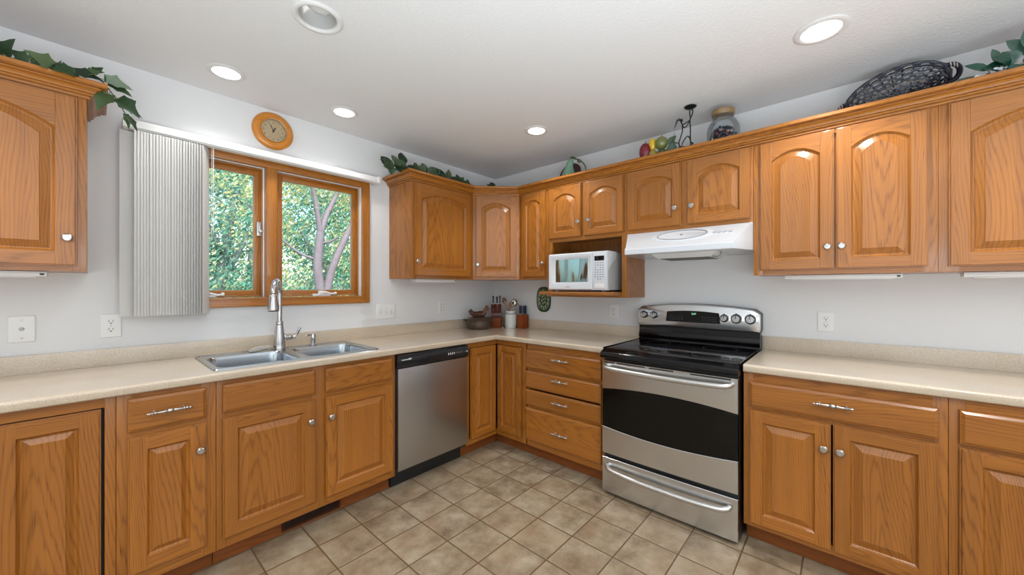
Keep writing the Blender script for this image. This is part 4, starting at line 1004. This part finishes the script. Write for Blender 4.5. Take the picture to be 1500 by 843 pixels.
spoon(.016, -.046, .232, WOODU, 'pale wooden spoon leaning beside the dark one in the white crock', .006, (.013, .006, .032), b=-.012)
spoon(-.020, -.004, .215, WOODU, 'short tan wooden spatula in the middle of the white crock', .006, (.012, .005, .036), nm='wooden_spatula', cat='spatula', b=.010)
spoon(-.012, .032, .238, plain('utensil_steel', (.5, .44, .36, 1), .25, 1.0), 'metal slotted spoon standing highest over the white crock', .004, (.033, .010, .038), True, 'slotted_spoon', b=-.010)
q = thing('wire_whisk', 'thin wire whisk leaning from the white crock over the steak knife block', 'whisk', hc + Vector((0, 0, .03)))
bm = B()
for k in range(4):
    s = (k - 1.5) * .010; tube(bm, smooth_path([hc + hu * .012 + hv * .018 + Vector((0, 0, .12)), hc + hu * (.030 + s * .3) + hv * (.022 + s) + Vector((0, 0, .19)), hc + hu * (.062 + s * .2) + hv * (.026 + s * 1.3) + Vector((0, 0, .228)), hc + hu * .098 + hv * .028 + Vector((0, 0, .212))], 5), .0012, 6)
obj('wires', bm, GREYM, q)
bm = B(); tube(bm, [hc + hu * -.004 + hv * .010 + Vector((0, 0, .03)), hc + hu * .012 + hv * .018 + Vector((0, 0, .125))], .005, 8); obj('grip', bm, CHROME, q)

r = thing('steak_knife_block', 'square orange-brown wooden block holding blue-handled steak knives', 'knife block', (-.075, -.448, ZK))
bm = B(); box(bm, -.122, -.030, -.478, -.412, ZK, ZK + .128, .003); obj('block', bm, BLOCKO, r)
bm = B()
for i in range(4): box(bm, -.108 + i * .020, -.104 + i * .020, -.470, -.420, ZK + .1275, ZK + .1290)
obj('slots', bm, SLOT, r)
KB = plain('knife_handle_blue', srgb(24, 44, 74), .35, noise=.1)
SK = Matrix.Translation((0, 0, ZK + .128))
for i, (bx, by, lb) in enumerate(((-.106, -.452, 'blue-handled steak knife at the room-side corner of the square block'), (-.100, -.430, 'blue-handled steak knife at the crock side of the square block'), (-.072, -.455, 'blue-handled steak knife in the middle of the square block'), (-.046, -.452, 'blue-handled steak knife at the wall side of the square block'))):
    knife(bx, by, 0, .086, .014, KB if i != 1 else BLACKP, lb if i != 1 else 'black-handled steak knife at the crock side of the square block', lean=0, nm='steak_knife', m=SK)

# oval trivet on the wall
r = thing('wall_trivet', 'oval dark green ceramic trivet with a raised leaf pattern, hung below the microwave shelf', 'trivet', (.642, -.001, 1.072), RW)
TRG, TRD = plain('trivet_green', srgb(136, 150, 112), .3, noise=.2, nscale=30, coat=.3), plain('trivet_dark', srgb(44, 60, 40), .35, noise=.2, nscale=30)
def se(a, b, y, m=40): return [(.642 + a * math.copysign(abs(math.cos(t)) ** .72, math.cos(t)), y, 1.190 + b * math.copysign(abs(math.sin(t)) ** .80, math.sin(t))) for t in (2 * PI * i / m for i in range(m))]
bm = B(); loft(bm, [se(.078, .114, -.001), se(.082, .118, -.005), se(.081, .117, -.012), se(.074, .110, -.014), se(.070, .106, -.0105)], 0, True, True); tv = obj('plate', bm, TRD, r)
bm = B()
for ring, (a, b, n_, s) in enumerate(((.050, .078, 12, .017), (.022, .036, 6, .014))):
    for i in range(n_):
        t = 2 * PI * i / n_ + ring * .3; ball(bm, (.642 + a * math.cos(t), -.011, 1.190 + b * math.sin(t)), (s * .62, .004, s), 8, rings=6)
ball(bm, (.642, -.011, 1.19), (.009, .005, .009), 10); tube(bm, se(.063, .097, -.0115, 36), .0028, 6, closed=True)
obj('leaf_relief', bm, TRG, tv, 'paler raised leaf pattern', smooth=60)

# ------------------------------------------------------------------ on top of the wall cabinets
ZD = 2.1605
PLB = plain('plate_brown', srgb(66, 38, 28), .25, noise=.3, nscale=24, coat=.3)
bm = B(); lathe(bm, [(0, 0), (.07, .002), (.105, .012), (.128, .022), (.130, .025), (.104, .018), (.07, .008), (0, .006)], (0, 0, 0), 'z', 40)
bmesh.ops.transform(bm, matrix=Matrix.Translation((-.070, -.985, ZD + .106)) @ Matrix.Rotation(math.radians(-76), 4, 'Y') @ Matrix.Scale(.84, 4), verts=bm.verts)
solo('display_plate', bm, PLB, 'dark brown plate leaning on the wall behind the pale green pear jug', 'plate', smooth=60)
r = thing('pear_jug', 'pale green glazed pear-shaped jug with a dark vine handle, in front of the brown plate', 'jug', (-.225, -1.085, ZD))
CEL = plain('celadon', srgb(116, 156, 134), .18, noise=.18, nscale=16, coat=.5)
DKG = plain('dark_leaf_glaze', srgb(92, 98, 70), .22, noise=.3, nscale=30, coat=.4)
bm = B(); lathe(bm, [(0, 0), (.035, 0), (.050, .012), (.057, .040), (.054, .072), (.042, .104), (.031, .128), (.027, .148), (.026, .168), (.020, .182), (.008, .190), (0, .191)], (-.225, -1.070, ZD), 'z', 24)
for v in bm.verts: v.co.y += .012 * math.sin((v.co.z - ZD) * 22)
obj('jug_body', bm, CEL, r, smooth=60)
bm = B(); tube(bm, smooth_path([(-.225, -1.078, ZD + .190), (-.228, -1.080, ZD + .206), (-.215, -1.108, ZD + .190), (-.205, -1.140, ZD + .178), (-.200, -1.175, ZD + .150), (-.198, -1.200, ZD + .108), (-.200, -1.205, ZD + .062), (-.21, -1.19, ZD + .03), (-.215, -1.15, ZD + .02)], 5), .0055, 8); obj('vine_handle', bm, DKG, r, smooth=60)
def leaf_pts(L, w, lobes=0):
    """outline of a leaf in (along, across)"""
    if lobes == 3: return [(0, 0), (.02 * L, .30 * w), (-.06 * L, .62 * w), (.20 * L, .72 * w), (.38 * L, 1.0 * w), (.50 * L, .62 * w), (.62 * L, .44 * w), (.82 * L, .26 * w), (L, 0)]
    if lobes == 1: return [(0, 0), (.02 * L, .45 * w), (.15 * L, .85 * w), (.38 * L, 1.0 * w), (.62 * L, .85 * w), (.85 * L, .42 * w), (L, 0)]
    return [(0, 0), (.08 * L, .40 * w), (.25 * L, .85 * w), (.45 * L, 1.0 * w), (.70 * L, .66 * w), (.88 * L, .26 * w), (L, 0)]
def leaf(bm, p, d, up, L, w, lobes=0, fold=.35, droop=.25, mi=0, th=.0012):
    """One leaf blade with a midrib fold, thickness and droop."""
    p, d, up = Vector(p), Vector(d).normalized(), Vector(up); s = d.cross(up)
    if s.length < 1e-4: s = d.cross(Vector((1, .3, .1)))
    s.normalize(); up = s.cross(d).normalized(); o = leaf_pts(L, w, lobes)
    def q(a, b, k): return p + d * a + s * b + up * (abs(b) * fold - droop * a * a / L + k)
    for k, in ((th,),):
        mid = [q(a, 0, k) for a, _ in o]; lt = [q(a, b, k) for a, b in o]; rt = [q(a, -b, k) for a, b in o]; midb = [q(a, 0, 0) for a, _ in o]
        M_ = [bm.verts.new(v) for v in mid]; Mb = [bm.verts.new(v) for v in midb]; Lv = [M_[0]] + [bm.verts.new(v) for v in lt[1:-1]] + [M_[-1]]; Rv = [M_[0]] + [bm.verts.new(v) for v in rt[1:-1]] + [M_[-1]]
        Mb[0] = M_[0]; Mb[-1] = M_[-1]
        for i in range(len(o) - 1):
            for A, Bq in ((M_, Lv), (Rv, M_), (Lv, Mb), (Mb, Rv)):
                vs = []
                for v in (A[i], A[i + 1], Bq[i + 1], Bq[i]):
                    if v not in vs: vs.append(v)
                if len(vs) >= 3:
                    try: bm.faces.new(vs).material_index = mi
                    except ValueError: pass
bm = B(); leaf(bm, (-.228, -1.084, ZD + .198), (.1, -.8, -.15), (0, 0, 1), .070, .024); leaf(bm, (-.212, -1.140, ZD + .178), (-.3, -.6, -.7), (-1, 0, .3), .05, .016); obj('jug_leaf', bm, DKG, r, 'dark leaf')

# fruit ornaments
def fruit(nm, lab, c, rad, col, stem=None, rough=.25, pinch=0.0):
    q = thing(nm, lab, 'ornament', (c[0], c[1], c[2] - rad[2]), 0, 'ceramic fruit on top of the cabinets')
    bm = B(); ball(bm, c, rad, 20, rings=14)
    if pinch:
        for v in bm.verts:
            t = (v.co.z - c[2]) / rad[2]; v.co.x = c[0] + (v.co.x - c[0]) * (1 + pinch * t); v.co.y = c[1] + (v.co.y - c[1]) * (1 + pinch * t)
    obj('fruit_body', bm, plain(nm + '_skin', col, rough, noise=.14, nscale=30, coat=.4), q, smooth=80)
    if stem:
        bm = B(); tube(bm, [(c[0], c[1], c[2] + rad[2] - .004), (c[0] + .003, c[1] - .003, c[2] + rad[2] + .012)], .0028, 6); obj('stalk', bm, DKG, q)
fruit('red_pepper', 'glossy dark red fruit at the end of the cluster on the cabinets', (-.300, -1.727, ZD + .066), (.036, .039, .066), srgb(112, 16, 36), True, .08, .12)
fruit('lemon', 'yellow lemon-shaped fruit standing behind the red one', (-.285, -1.772, ZD + .116), (.022, .026, .042), srgb(212, 176, 40), None, .3)
fruit('yellow_pear', 'small yellow-green fruit underneath the lemon in the cluster', (-.300, -1.782, ZD + .036), (.028, .030, .036), srgb(150, 140, 62), None, .35)
fruit('green_melon', 'round olive green fruit on top of the fruit cluster', (-.285, -1.832, ZD + .110), (.040, .042, .043), srgb(112, 118, 62), True, .3)
fruit('lime', 'dark green fruit tucked beneath the round olive green one', (-.300, -1.842, ZD + .032), (.032, .036, .032), srgb(62, 82, 44), None, .35)
fruit('teal_pear', 'teal green pear under the pointed leaf, ending the fruit cluster', (-.300, -1.905, ZD + .045), (.030, .034, .045), srgb(72, 96, 84), None, .3, -.2)
bm = B(); leaf(bm, (-.300, -1.884, ZD + .080), (0, -.55, .62), (-1, 0, .2), .072, .026, droop=.1); leaf(bm, (-.290, -1.890, ZD + .085), (.2, -.8, .1), (-.6, 0, .8), .06, .02)
tube(bm, [(-.300, -1.884, ZD + .075), (-.300, -1.905, ZD + .11), (-.298, -1.926, ZD + .152)], .0015, 6)
solo('ceramic_leaf', bm, plain('ceramic_leaf_green', srgb(58, 80, 50), .3, noise=.2, coat=.3), 'pointed dark green leaf standing on the teal pear', 'ornament', 'ceramic fruit on top of the cabinets')

# kneeling wire figure holding up a candle plate
r = thing('wire_candle_holder', 'kneeling dark wire figure holding a small round candle plate overhead', 'candle holder', (-.30, -1.99, ZD))
WIRE = plain('wire_iron', srgb(44, 50, 46), .4, .7, noise=.15)
def wp(y, z, x=-.325): return (x, y, ZD + (.030 + z * .90 if z > .001 else z))
bm = B()
tube(bm, smooth_path([wp(-2.034, .010, -.345), wp(-2.026, .060), wp(-2.026, .130), wp(-2.024, .185), wp(-2.036, .215), wp(-2.040, .245), wp(-2.026, .262)], 5), .0036, 8)
tube(bm, smooth_path([wp(-2.024, .262), wp(-2.022, .232), wp(-2.026, .195), wp(-2.020, .180), wp(-1.995, .168), wp(-1.978, .162)], 5), .0034, 8)
tube(bm, smooth_path([wp(-2.022, .180), wp(-2.008, .152), wp(-1.996, .140), wp(-1.984, .148), wp(-1.976, .162)], 5), .0034, 8)
tube(bm, smooth_path([wp(-1.972, .184), wp(-1.978, .160), wp(-1.978, .120), wp(-1.968, .080), wp(-1.958, .045), wp(-1.962, .018), wp(-1.985, .008)], 5), .0038, 8)
tube(bm, smooth_path([wp(-1.975, .022), wp(-1.992, .058), wp(-2.010, .074), wp(-2.022, .058), wp(-2.028, .030), wp(-2.044, .014)], 5), .0036, 8)
ball(bm, wp(-1.972, .196), (.009, .009, .011), 10)
for k in range(6): tube(bm, smooth_path([wp(-1.970, .202), wp(-1.958 + k * .002, .216 - k * .004), wp(-1.945 + k * .001, .214 - k * .009), wp(-1.940 + k * .003, .202 - k * .010)], 4), .0011, 5)
lathe(bm, [(.020, 0), (.022, .004), (.022, .036), (.0, .040)], wp(-1.974, 0), 'z', 12); lathe(bm, [(.010, 0), (.012, .004), (.010, .036), (.0, .038)], wp(-2.036, 0, -.340), 'z', 12)
obj('figure', bm, WIRE, r, smooth=60)
bm = B(); lathe(bm, [(0, .260), (.008, .260), (.030, .266), (.036, .272), (.034, .274), (.0, .270)], (-.325, -2.026, ZD + .004), 'z', 28); obj('candle_plate', bm, WIRE, r, smooth=50)

# glass jar with a wooden lid
jx, jy = -.235, -2.190
r = thing('storage_jar', 'squat glass jar with a wooden lid on top of the cabinets', 'jar', (jx, jy, ZD))
bm = B(); lathe(bm, [(0, 0), (.076, 0), (.086, .010), (.090, .030), (.090, .115), (.086, .135), (.072, .160), (.060, .172), (.057, .180), (.058, .196), (.061, .202), (.058, .205), (.055, .198), (.055, .178), (.070, .157), (.083, .133), (.087, .113), (.087, .030), (.082, .012), (.074, .004), (0, .004)], (jx, jy, ZD), 'z', 40); obj('glass_body', bm, glass('jar_glass', (.93, .955, .965, 1), .55, .03), r, smooth=50)
bm = B(); lathe(bm, [(.056, .198), (.0625, .2055), (.064, .209), (.064, .226), (.061, .229), (0, .229)], (jx, jy, ZD), 'z', 36); obj('jar_lid', bm, oak('lid_wood', srgb(148, 120, 82), srgb(108, 82, 50), True), r, 'wooden lid', smooth=40)
rng = random.Random(5); bm = B()
for i in range(430):
    a, q = rng.uniform(0, 2 * PI), .073 * math.sqrt(rng.uniform(.1, 1)); zz = rng.uniform(.014, .100 + .018 * math.sin(a * 2 + 1))
    ball(bm, (jx + q * math.cos(a), jy + q * math.sin(a), ZD + zz), rng.uniform(.008, .0115), 7, rings=5)
POT = leafy('jar_filling', [(0, srgb(10, 16, 30)), (.45, srgb(18, 36, 60)), (.72, srgb(44, 16, 30)), (.88, srgb(150, 40, 48)), (1, srgb(215, 210, 215))], .35)
solo('potpourri', bm, POT, 'dark blue and red potpourri filling the lower half of the glass jar', 'potpourri', None, 'stuff', smooth=80)

# dark wicker basket lying on its edge
r = thing('wicker_basket', 'oval dark wicker basket tipped on its side on top of the cabinets', 'basket', (-.20, -2.925, ZD))
WICK = leafy('black_wicker', [(0, srgb(16, 16, 22)), (.6, srgb(36, 38, 52)), (.9, srgb(66, 70, 90)), (1, srgb(120, 104, 90))], .30, spec=.5)
bc = Vector((-.165, -2.935, ZD + .098)); e1 = Vector((0, -1, .20)).normalized(); e3 = Vector((-.86, 0, -.50)).normalized(); e2 = e1.cross(e3).normalized()
if e2.z < 0: e2 = -e2
def bp_(t, a, b, dpt, wob=0.0): return bc + e1 * (a * .90 + wob) * math.cos(t) + e2 * (b + wob) * math.sin(t) + e3 * dpt
RINGS = [(.206, .112, -.032), (.205, .111, -.019), (.202, .109, -.006), (.197, .105, .007), (.190, .099, .019), (.180, .092, .031), (.166, .081, .043), (.152, .071, .048), (.136, .060, .051), (.118, .049, .053), (.098, .037, .054), (.076, .025, .055), (.050, .013, .055)]
bm = B()
for i, (a, b, dd) in enumerate(RINGS):
    M_ = 112; tube(bm, [bp_(2 * PI * k / M_, a, b, dd, .0036 * (1 if (k // 3 + i) % 2 else -1)) for k in range(M_)], .0050, 5, closed=True)
for k in range(28):
    t = 2 * PI * k / 28; tube(bm, [bp_(t, a, b, dd) for a, b, dd in RINGS], .0034, 5)
obj('woven_body', bm, WICK, r, smooth=60)
bm = B(); tube(bm, [bp_(2 * PI * k / 60, .208, .115, -.042) for k in range(60)], .0085, 7, closed=True); tube(bm, [bp_(2 * PI * k / 60, .212, .118, -.034, .003 * math.sin(k * 2.1)) for k in range(60)], .005, 6, closed=True); obj('rim', bm, WICK, r, smooth=60)
for s in (-1, 1):
    bm = B(); hl = [bc + e1 * s * (.182 + .036 * math.sin(PI * j / 10)) + e2 * .040 * math.cos(PI * j / 10) - e3 * .036 for j in range(11)]; tube(bm, hl, .0105, 8); hh = obj('handle', bm, WICK, r, smooth=60)
    bm = B()
    for j in (1, 2, 3):
        c1 = hl[j]; tube(bm, [c1 + (e2 * math.cos(q) + e3 * math.sin(q)) * .0118 for q in (2 * PI * z / 12 for z in range(12))], .0022, 5, closed=True)
    obj('wrapping', bm, plain('pale_cane', srgb(205, 200, 190), .5, noise=.1), hh, 'pale cane wrapping', smooth=60)

# ivy and leafy plants
def vine(nm, lab, path, leaves, mat, seed, lobes=3, stem_r=.0022, cat='ivy'):
    """path: stem points; leaves: list of (point index 0..1, dx, dy, dz direction, length, width)"""
    o = thing(nm, lab, cat, path[0]); P_ = smooth_path(path, 6)
    bm = B(); tube(bm, P_, stem_r, 6)
    lb = B()
    for t, d, L, w, up in leaves:
        p0 = P_[min(int(t * (len(P_) - 1)), len(P_) - 1)]; dv = Vector(d); st = p0 + dv * .45
        tube(bm, [p0, p0.lerp(st, .5) + Vector((0, 0, .003)), st], stem_r * .6, 5); leaf(lb, st, dv.normalized() + Vector((0, 0, -.15)), up, L, w, lobes)
    obj('stem', bm, STEMG, o, smooth=60); obj('leaves', lb, mat, o, smooth=50)
    return o
def auto_leaves(seed, n, L, spread, tmin=0.0, tmax=1.0):
    g = random.Random(seed); out = []
    for i in range(n):
        t = tmin + (tmax - tmin) * (i + g.uniform(-.3, .3)) / max(n - 1, 1); a = g.uniform(0, 2 * PI)
        d = Vector((math.cos(a), math.sin(a) * .7, g.uniform(-.1, .75))) * spread * g.uniform(.5, 1.1); l = L * g.uniform(.7, 1.2)
        up = Vector((g.uniform(-.6, .3), -g.uniform(.8, 1), g.uniform(-.1, .5)))
        out.append((min(max(t, 0), 1), d, l, l * g.uniform(.42, .52), up))
    return out
vine('ivy', 'lobed ivy trailing along the cabinet by the blind, its end hanging over the corner', [(-3.36, -.34, 2.185), (-3.22, -.345, 2.19), (-3.08, -.35, 2.188), (-2.96, -.355, 2.186), (-2.86, -.36, 2.190), (-2.800, -.355, 2.196), (-2.765, -.33, 2.165), (-2.735, -.30, 2.125), (-2.715, -.28, 2.09)],
     [(.30, (.0, .03, .035), .085, .034, (0, -.9, .4)), (.345, (.05, .0, .02), .100, .040, (-.2, -.9, .5)), (.42, (.03, .01, .02), .075, .028, (0, -.8, .6)), (.47, (.05, -.01, .012), .080, .032, (.1, -.9, .5)), (.53, (.03, .0, .03), .060, .022, (0, -.8, .5)), (.58, (.02, .01, .045), .062, .018, (0, -.9, .3)), (.61, (.06, 0, .01), .085, .036, (0, -.9, .4)), (.655, (.05, 0, -.005), .075, .034, (.2, -.9, .4)),
      (.76, (-.02, -.01, -.035), .085, .042, (-.3, -.9, .2)), (.80, (.03, -.01, -.02), .090, .042, (.2, -.9, .2)), (.85, (.03, .0, .02), .045, .020, (.2, -.9, .2)), (.88, (.04, 0, -.01), .060, .022, (.2, -.9, .3)), (.95, (.01, 0, -.03), .060, .018, (.4, -.9, 0)), (.99, (.02, 0, -.025), .06, .016, (.4, -.9, 0))] + auto_leaves(3, 14, .075, .03, 0, .5), IVYG, 3)
IVYR = leafy('round_ivy_leaves', [(0, srgb(24, 46, 26)), (.5, srgb(40, 70, 40)), (.85, srgb(66, 88, 62)), (1, srgb(104, 116, 92))])
pc = [(-1.40, -.27, 2.17), (-1.36, -.28, 2.20), (-1.29, -.29, 2.205), (-1.20, -.29, 2.20), (-1.10, -.29, 2.195), (-1.0, -.29, 2.20), (-.90, -.29, 2.195), (-.80, -.285, 2.19), (-.70, -.28, 2.19), (-.62, -.27, 2.19)]
vine('ivy', 'round-leaved ivy bushing along the top of the cabinet between window and corner', pc,
     [(.03, (-.035, -.01, .045), .062, .034, (-.2, -.9, .2)), (.10, (.0, 0, -.03), .055, .028, (-.2, -.9, .2)), (.16, (-.01, 0, .035), .060, .030, (.1, -.9, .2)), (.22, (.01, .0, .055), .085, .044, (.1, -.95, .1)), (.36, (.01, 0, .035), .055, .028, (.1, -.95, .1)), (.46, (.0, 0, .045), .066, .036, (.1, -.95, .1)), (.53, (.01, 0, .03), .06, .032, (.1, -.95, .1)), (.63, (.0, 0, .025), .065, .036, (.1, -.95, .1)), (.73, (.02, 0, .02), .055, .028, (.1, -.95, .1)), (.85, (.0, 0, .04), .066, .036, (.1, -.95, .1)), (.90, (.02, 0, .0), .07, .036, (.2, -.95, .2))] + auto_leaves(11, 52, .068, .034, .04, .97), IVYR, 11, 1)
vine('ivy', 'small ivy sprig standing up deep in the corner above the diagonal cabinet', [(-.36, -.30, 2.165), (-.33, -.27, 2.21), (-.29, -.23, 2.25), (-.26, -.20, 2.275)], [(.55, (-.02, 0, .02), .05, .026, (-.5, -.7, .2)), (.95, (.01, 0, .02), .055, .030, (-.6, -.7, .1)), (.8, (.02, -.02, 0), .05, .026, (-.6, -.7, .1)), (.4, (0, -.03, 0), .05, .026, (-.6, -.7, .1))], IVYR, 5, 1)
GLOS = leafy('glossy_blue_green_leaves', [(0, srgb(8, 46, 34)), (.5, srgb(16, 70, 52)), (.8, srgb(38, 96, 88)), (1, srgb(70, 96, 80))], .22, spec=.7)
vine('leafy_plant', 'glossy blue-green artificial plant at the end of the cabinet tops, past the basket', [(-.30, -3.50, 2.165), (-.31, -3.42, 2.20), (-.32, -3.34, 2.205), (-.33, -3.26, 2.20), (-.335, -3.19, 2.195)],
     [(.98, (-.01, .030, .030), .070, .018, (-1, 0, .4)), (.90, (0, .01, .075), .070, .014, (-1, 0, .3)), (.86, (-.01, .02, .01), .052, .028, (-1, .1, .5)), (.76, (-.01, .01, .025), .060, .032, (-1, .1, .4)), (.70, (-.01, .01, -.01), .06, .032, (-1, .1, .4)), (.60, (0, .03, .07), .105, .030, (-1, 0, .5)), (.55, (0, .015, .095), .11, .036, (-1, 0, .5)), (.50, (-.01, .0, .03), .095, .048, (-1, .1, .4)), (.42, (0, -.01, .08), .10, .04, (-1, 0, .5)), (.36, (-.01, .02, .02), .095, .046, (-1, 0, .5))] + [(t, Vector((-abs(d.x), d.y, d.z)), L, w, (-1, 0, .5)) for t, d, L, w, u_ in auto_leaves(21, 14, .06, .035, .0, .85)], GLOS, 21, 1, cat='plant')
bm = B(); leaf(bm, (-.30, -3.085, 2.185), (-.05, -1, .22), (-1, 0, .4), .085, .018, droop=-.1); leaf(bm, (-.30, -3.09, 2.18), (-.1, -1, .02), (-1, 0, .6), .07, .02)
tube(bm, [(-.29, -3.02, 2.168), (-.30, -3.09, 2.186)], .002, 6)
solo('plant_sprig', bm, GLOS, 'single dark leaf tip poking out beside the basket handle', 'leaf')
for y_, z_, lb in ((-3.215, 2.192, 'pale blossom peeping from under the glossy plant'), (-3.165, 2.178, 'small white blossom under the first leaf of the glossy plant')):
    bm = B()
    for k in range(5): ball(bm, (-.350, y_ + .010 * math.cos(k * 1.257), z_ + .010 * math.sin(k * 1.257)), (.006, .008, .008), 8, rings=6)
    lathe(bm, [(.003, -.03), (.003, 0)], (-.345, y_, z_), 'z', 6)
    solo('silk_blossom', bm, plain('silk_white', (.62, .64, .70, 1), .6), lb, 'flower')

# ------------------------------------------------------------------ outside the window
bm = B(); box(bm, -14, 12, .13, 16, -.9, -.6); o = struct('ground', bm, plain('lawn', srgb(120, 150, 110), .9, noise=.3, nscale=6)); o.name = 'terrain'
LEAFO = leafy('outdoor_leaves', [(0, srgb(70, 138, 124)), (.35, srgb(92, 166, 148)), (.62, srgb(128, 192, 170)), (.78, srgb(196, 214, 160)), (.92, srgb(232, 220, 160)), (1, srgb(235, 240, 225))], .6, .45)
LEAFY = leafy('outdoor_autumn_leaves', [(0, srgb(100, 160, 130)), (.4, srgb(176, 206, 156)), (.7, srgb(236, 224, 160)), (.9, srgb(242, 214, 150)), (1, srgb(245, 245, 230))], .6, .45)
BARK = plain('pale_bark', srgb(112, 104, 110), .85, noise=.3, nscale=20, bump=.5)
BARKD = plain('dark_bark', srgb(96, 110, 108), .85, noise=.3, nscale=20, bump=.5)
def leaf_cloud(bm, blobs, n, size, rng):
    wts = [b[1][0] * b[1][1] * b[1][2] for b in blobs]; tot = sum(wts)
    for (c, rd), w_ in zip(blobs, wts):
        for _ in range(int(n * w_ / tot)):
            d = Vector((rng.gauss(0, 1), rng.gauss(0, 1), rng.gauss(0, 1))).normalized() * rng.uniform(.35, 1) ** .5
            p = Vector(c) + Vector((d.x * rd[0], d.y * rd[1], d.z * rd[2]))
            a = Vector((rng.gauss(0, 1), rng.gauss(0, 1), rng.gauss(0, 1))).normalized(); b = a.orthogonal().normalized(); s = size * rng.uniform(.6, 1.3); b2 = a.cross(b)
            v = [bm.verts.new(p + q) for q in (b * -s, b2 * s * .42 + a * s * .15, b * s, b2 * -s * .42 + a * s * .15)]
            bm.faces.new((v[0], v[1], v[2])); bm.faces.new((v[0], v[2], v[3]))
def tree(nm, lab, base, stems, blobs, n, size, lm, bmats, seed):
    o = thing(nm, lab, 'tree', base); bm = B()
    for pts, r0, r1 in stems:
        P_ = smooth_path(pts, 5); tube(bm, P_, [r0 + (r1 - r0) * i / (len(P_) - 1) for i in range(len(P_))], 10)
    obj('trunk', bm, bmats, o, smooth=70)
    bm = B(); leaf_cloud(bm, blobs, n, size, random.Random(seed)); obj('crown', bm, lm, o, smooth=0)
    return o
tree('tree', 'pale-barked tree with a forked trunk close outside the window', (-.58, 3.0, -.6),
     [([(-.58, 3.0, -.6), (-.60, 3.0, .5), (-.60, 3.0, 1.2), (-.64, 3.0, 1.62), (-.60, 3.0, 2.12)], .080, .055), ([(-.60, 3.0, 2.10), (-.64, 2.98, 2.32), (-.70, 2.95, 2.60), (-.82, 2.9, 3.1)], .045, .022), ([(-.60, 3.0, 2.10), (-.50, 3.02, 2.40), (-.36, 3.05, 2.70), (-.22, 3.1, 3.10)], .045, .022),
      ([(-.57, 3.0, .9), (-.50, 2.98, 1.35), (-.42, 2.96, 1.66), (-.25, 2.95, 2.08), (-.05, 2.95, 2.45), (.25, 3.0, 2.95)], .066, .032), ([(-.62, 3.0, 1.70), (-.85, 3.1, 1.80), (-1.12, 3.2, 2.06), (-1.45, 3.3, 2.45)], .022, .010), ([(-.60, 3.0, 1.95), (-.50, 2.9, 1.98), (-.40, 2.85, 2.06)], .022, .010)],
     [((-1.3, 3.2, 3.0), (.9, .6, .55)), ((-.5, 3.3, 3.1), (.9, .5, .6)), ((.4, 3.2, 2.9), (.7, .5, .6)), ((-1.2, 3.5, 2.2), (.5, .4, .4)), ((.1, 3.5, 2.0), (.4, .4, .5)), ((-.9, 3.5, 1.5), (.35, .3, .35))], 5200, .036, LEAFY, BARK, 31)
tree('tree', 'dense blue-green tree behind, filling the window pane by the blind', (-1.3, 6.2, -.6), [([(-1.3, 6.2, -.6), (-1.25, 6.2, 1.0), (-1.1, 6.2, 2.2), (-.9, 6.3, 3.4)], .14, .05), ([(-1.22, 6.2, 1.3), (-1.0, 6.0, 1.9), (-.75, 5.9, 2.5)], .07, .03), ([(-1.2, 6.1, 2.0), (-1.5, 6.0, 2.6), (-1.8, 6.0, 3.2)], .06, .03)],
     [((-1.7, 6.3, 1.0), (1.45, .9, 1.3)), ((-1.6, 6.4, 2.7), (1.4, .9, 1.0)), ((-1.7, 6.5, 4.0), (1.4, .9, .9))], 21000, .046, LEAFO, BARKD, 32)
tree('tree', 'dense blue-green tree behind the forked trunk, filling the other pane', (1.0, 6.6, -.6), [([(1.0, 6.6, -.6), (1.0, 6.6, 1.0), (.8, 6.6, 2.4), (.9, 6.6, 3.6)], .14, .05), ([(.9, 6.5, 1.4), (.55, 6.3, 2.0), (.2, 6.2, 2.6)], .07, .03)],
     [((1.4, 6.6, .9), (1.6, .9, 1.3)), ((1.35, 6.7, 2.6), (1.55, .9, 1.1)), ((1.4, 6.8, 4.0), (1.6, .9, .9))], 22000, .046, LEAFO, BARKD, 33)
tree('tree', 'tall yellowing tree at the far side of the garden, its top lightest', (0, 9.0, -.6), [([(0, 9.0, -.6), (.0, 9.0, 1.6), (.1, 9.0, 3.2), (0, 9.0, 5.0)], .2, .07)],
     [((-1.4, 9.2, 4.2), (2.2, .9, 1.6)), ((1.6, 9.2, 4.2), (2.4, .9, 1.6)), ((3.6, 9.4, 3.4), (1.8, .9, 2.2)), ((0, 9.4, 1.6), (3.8, .8, 1.6))], 19000, .068, LEAFY, BARKD, 34)
tree('tree', 'dense blue-green tree mostly hidden behind the drawn blind', (-4.7, 6.6, -.6), [([(-4.7, 6.6, -.6), (-4.7, 6.6, 1.0), (-4.6, 6.6, 2.4), (-4.7, 6.6, 3.6)], .14, .05)],
     [((-4.7, 6.6, .9), (1.5, .9, 1.3)), ((-4.7, 6.7, 2.6), (1.5, .9, 1.1)), ((-4.7, 6.8, 4.0), (1.5, .9, .9))], 14000, .060, LEAFO, BARKD, 35)
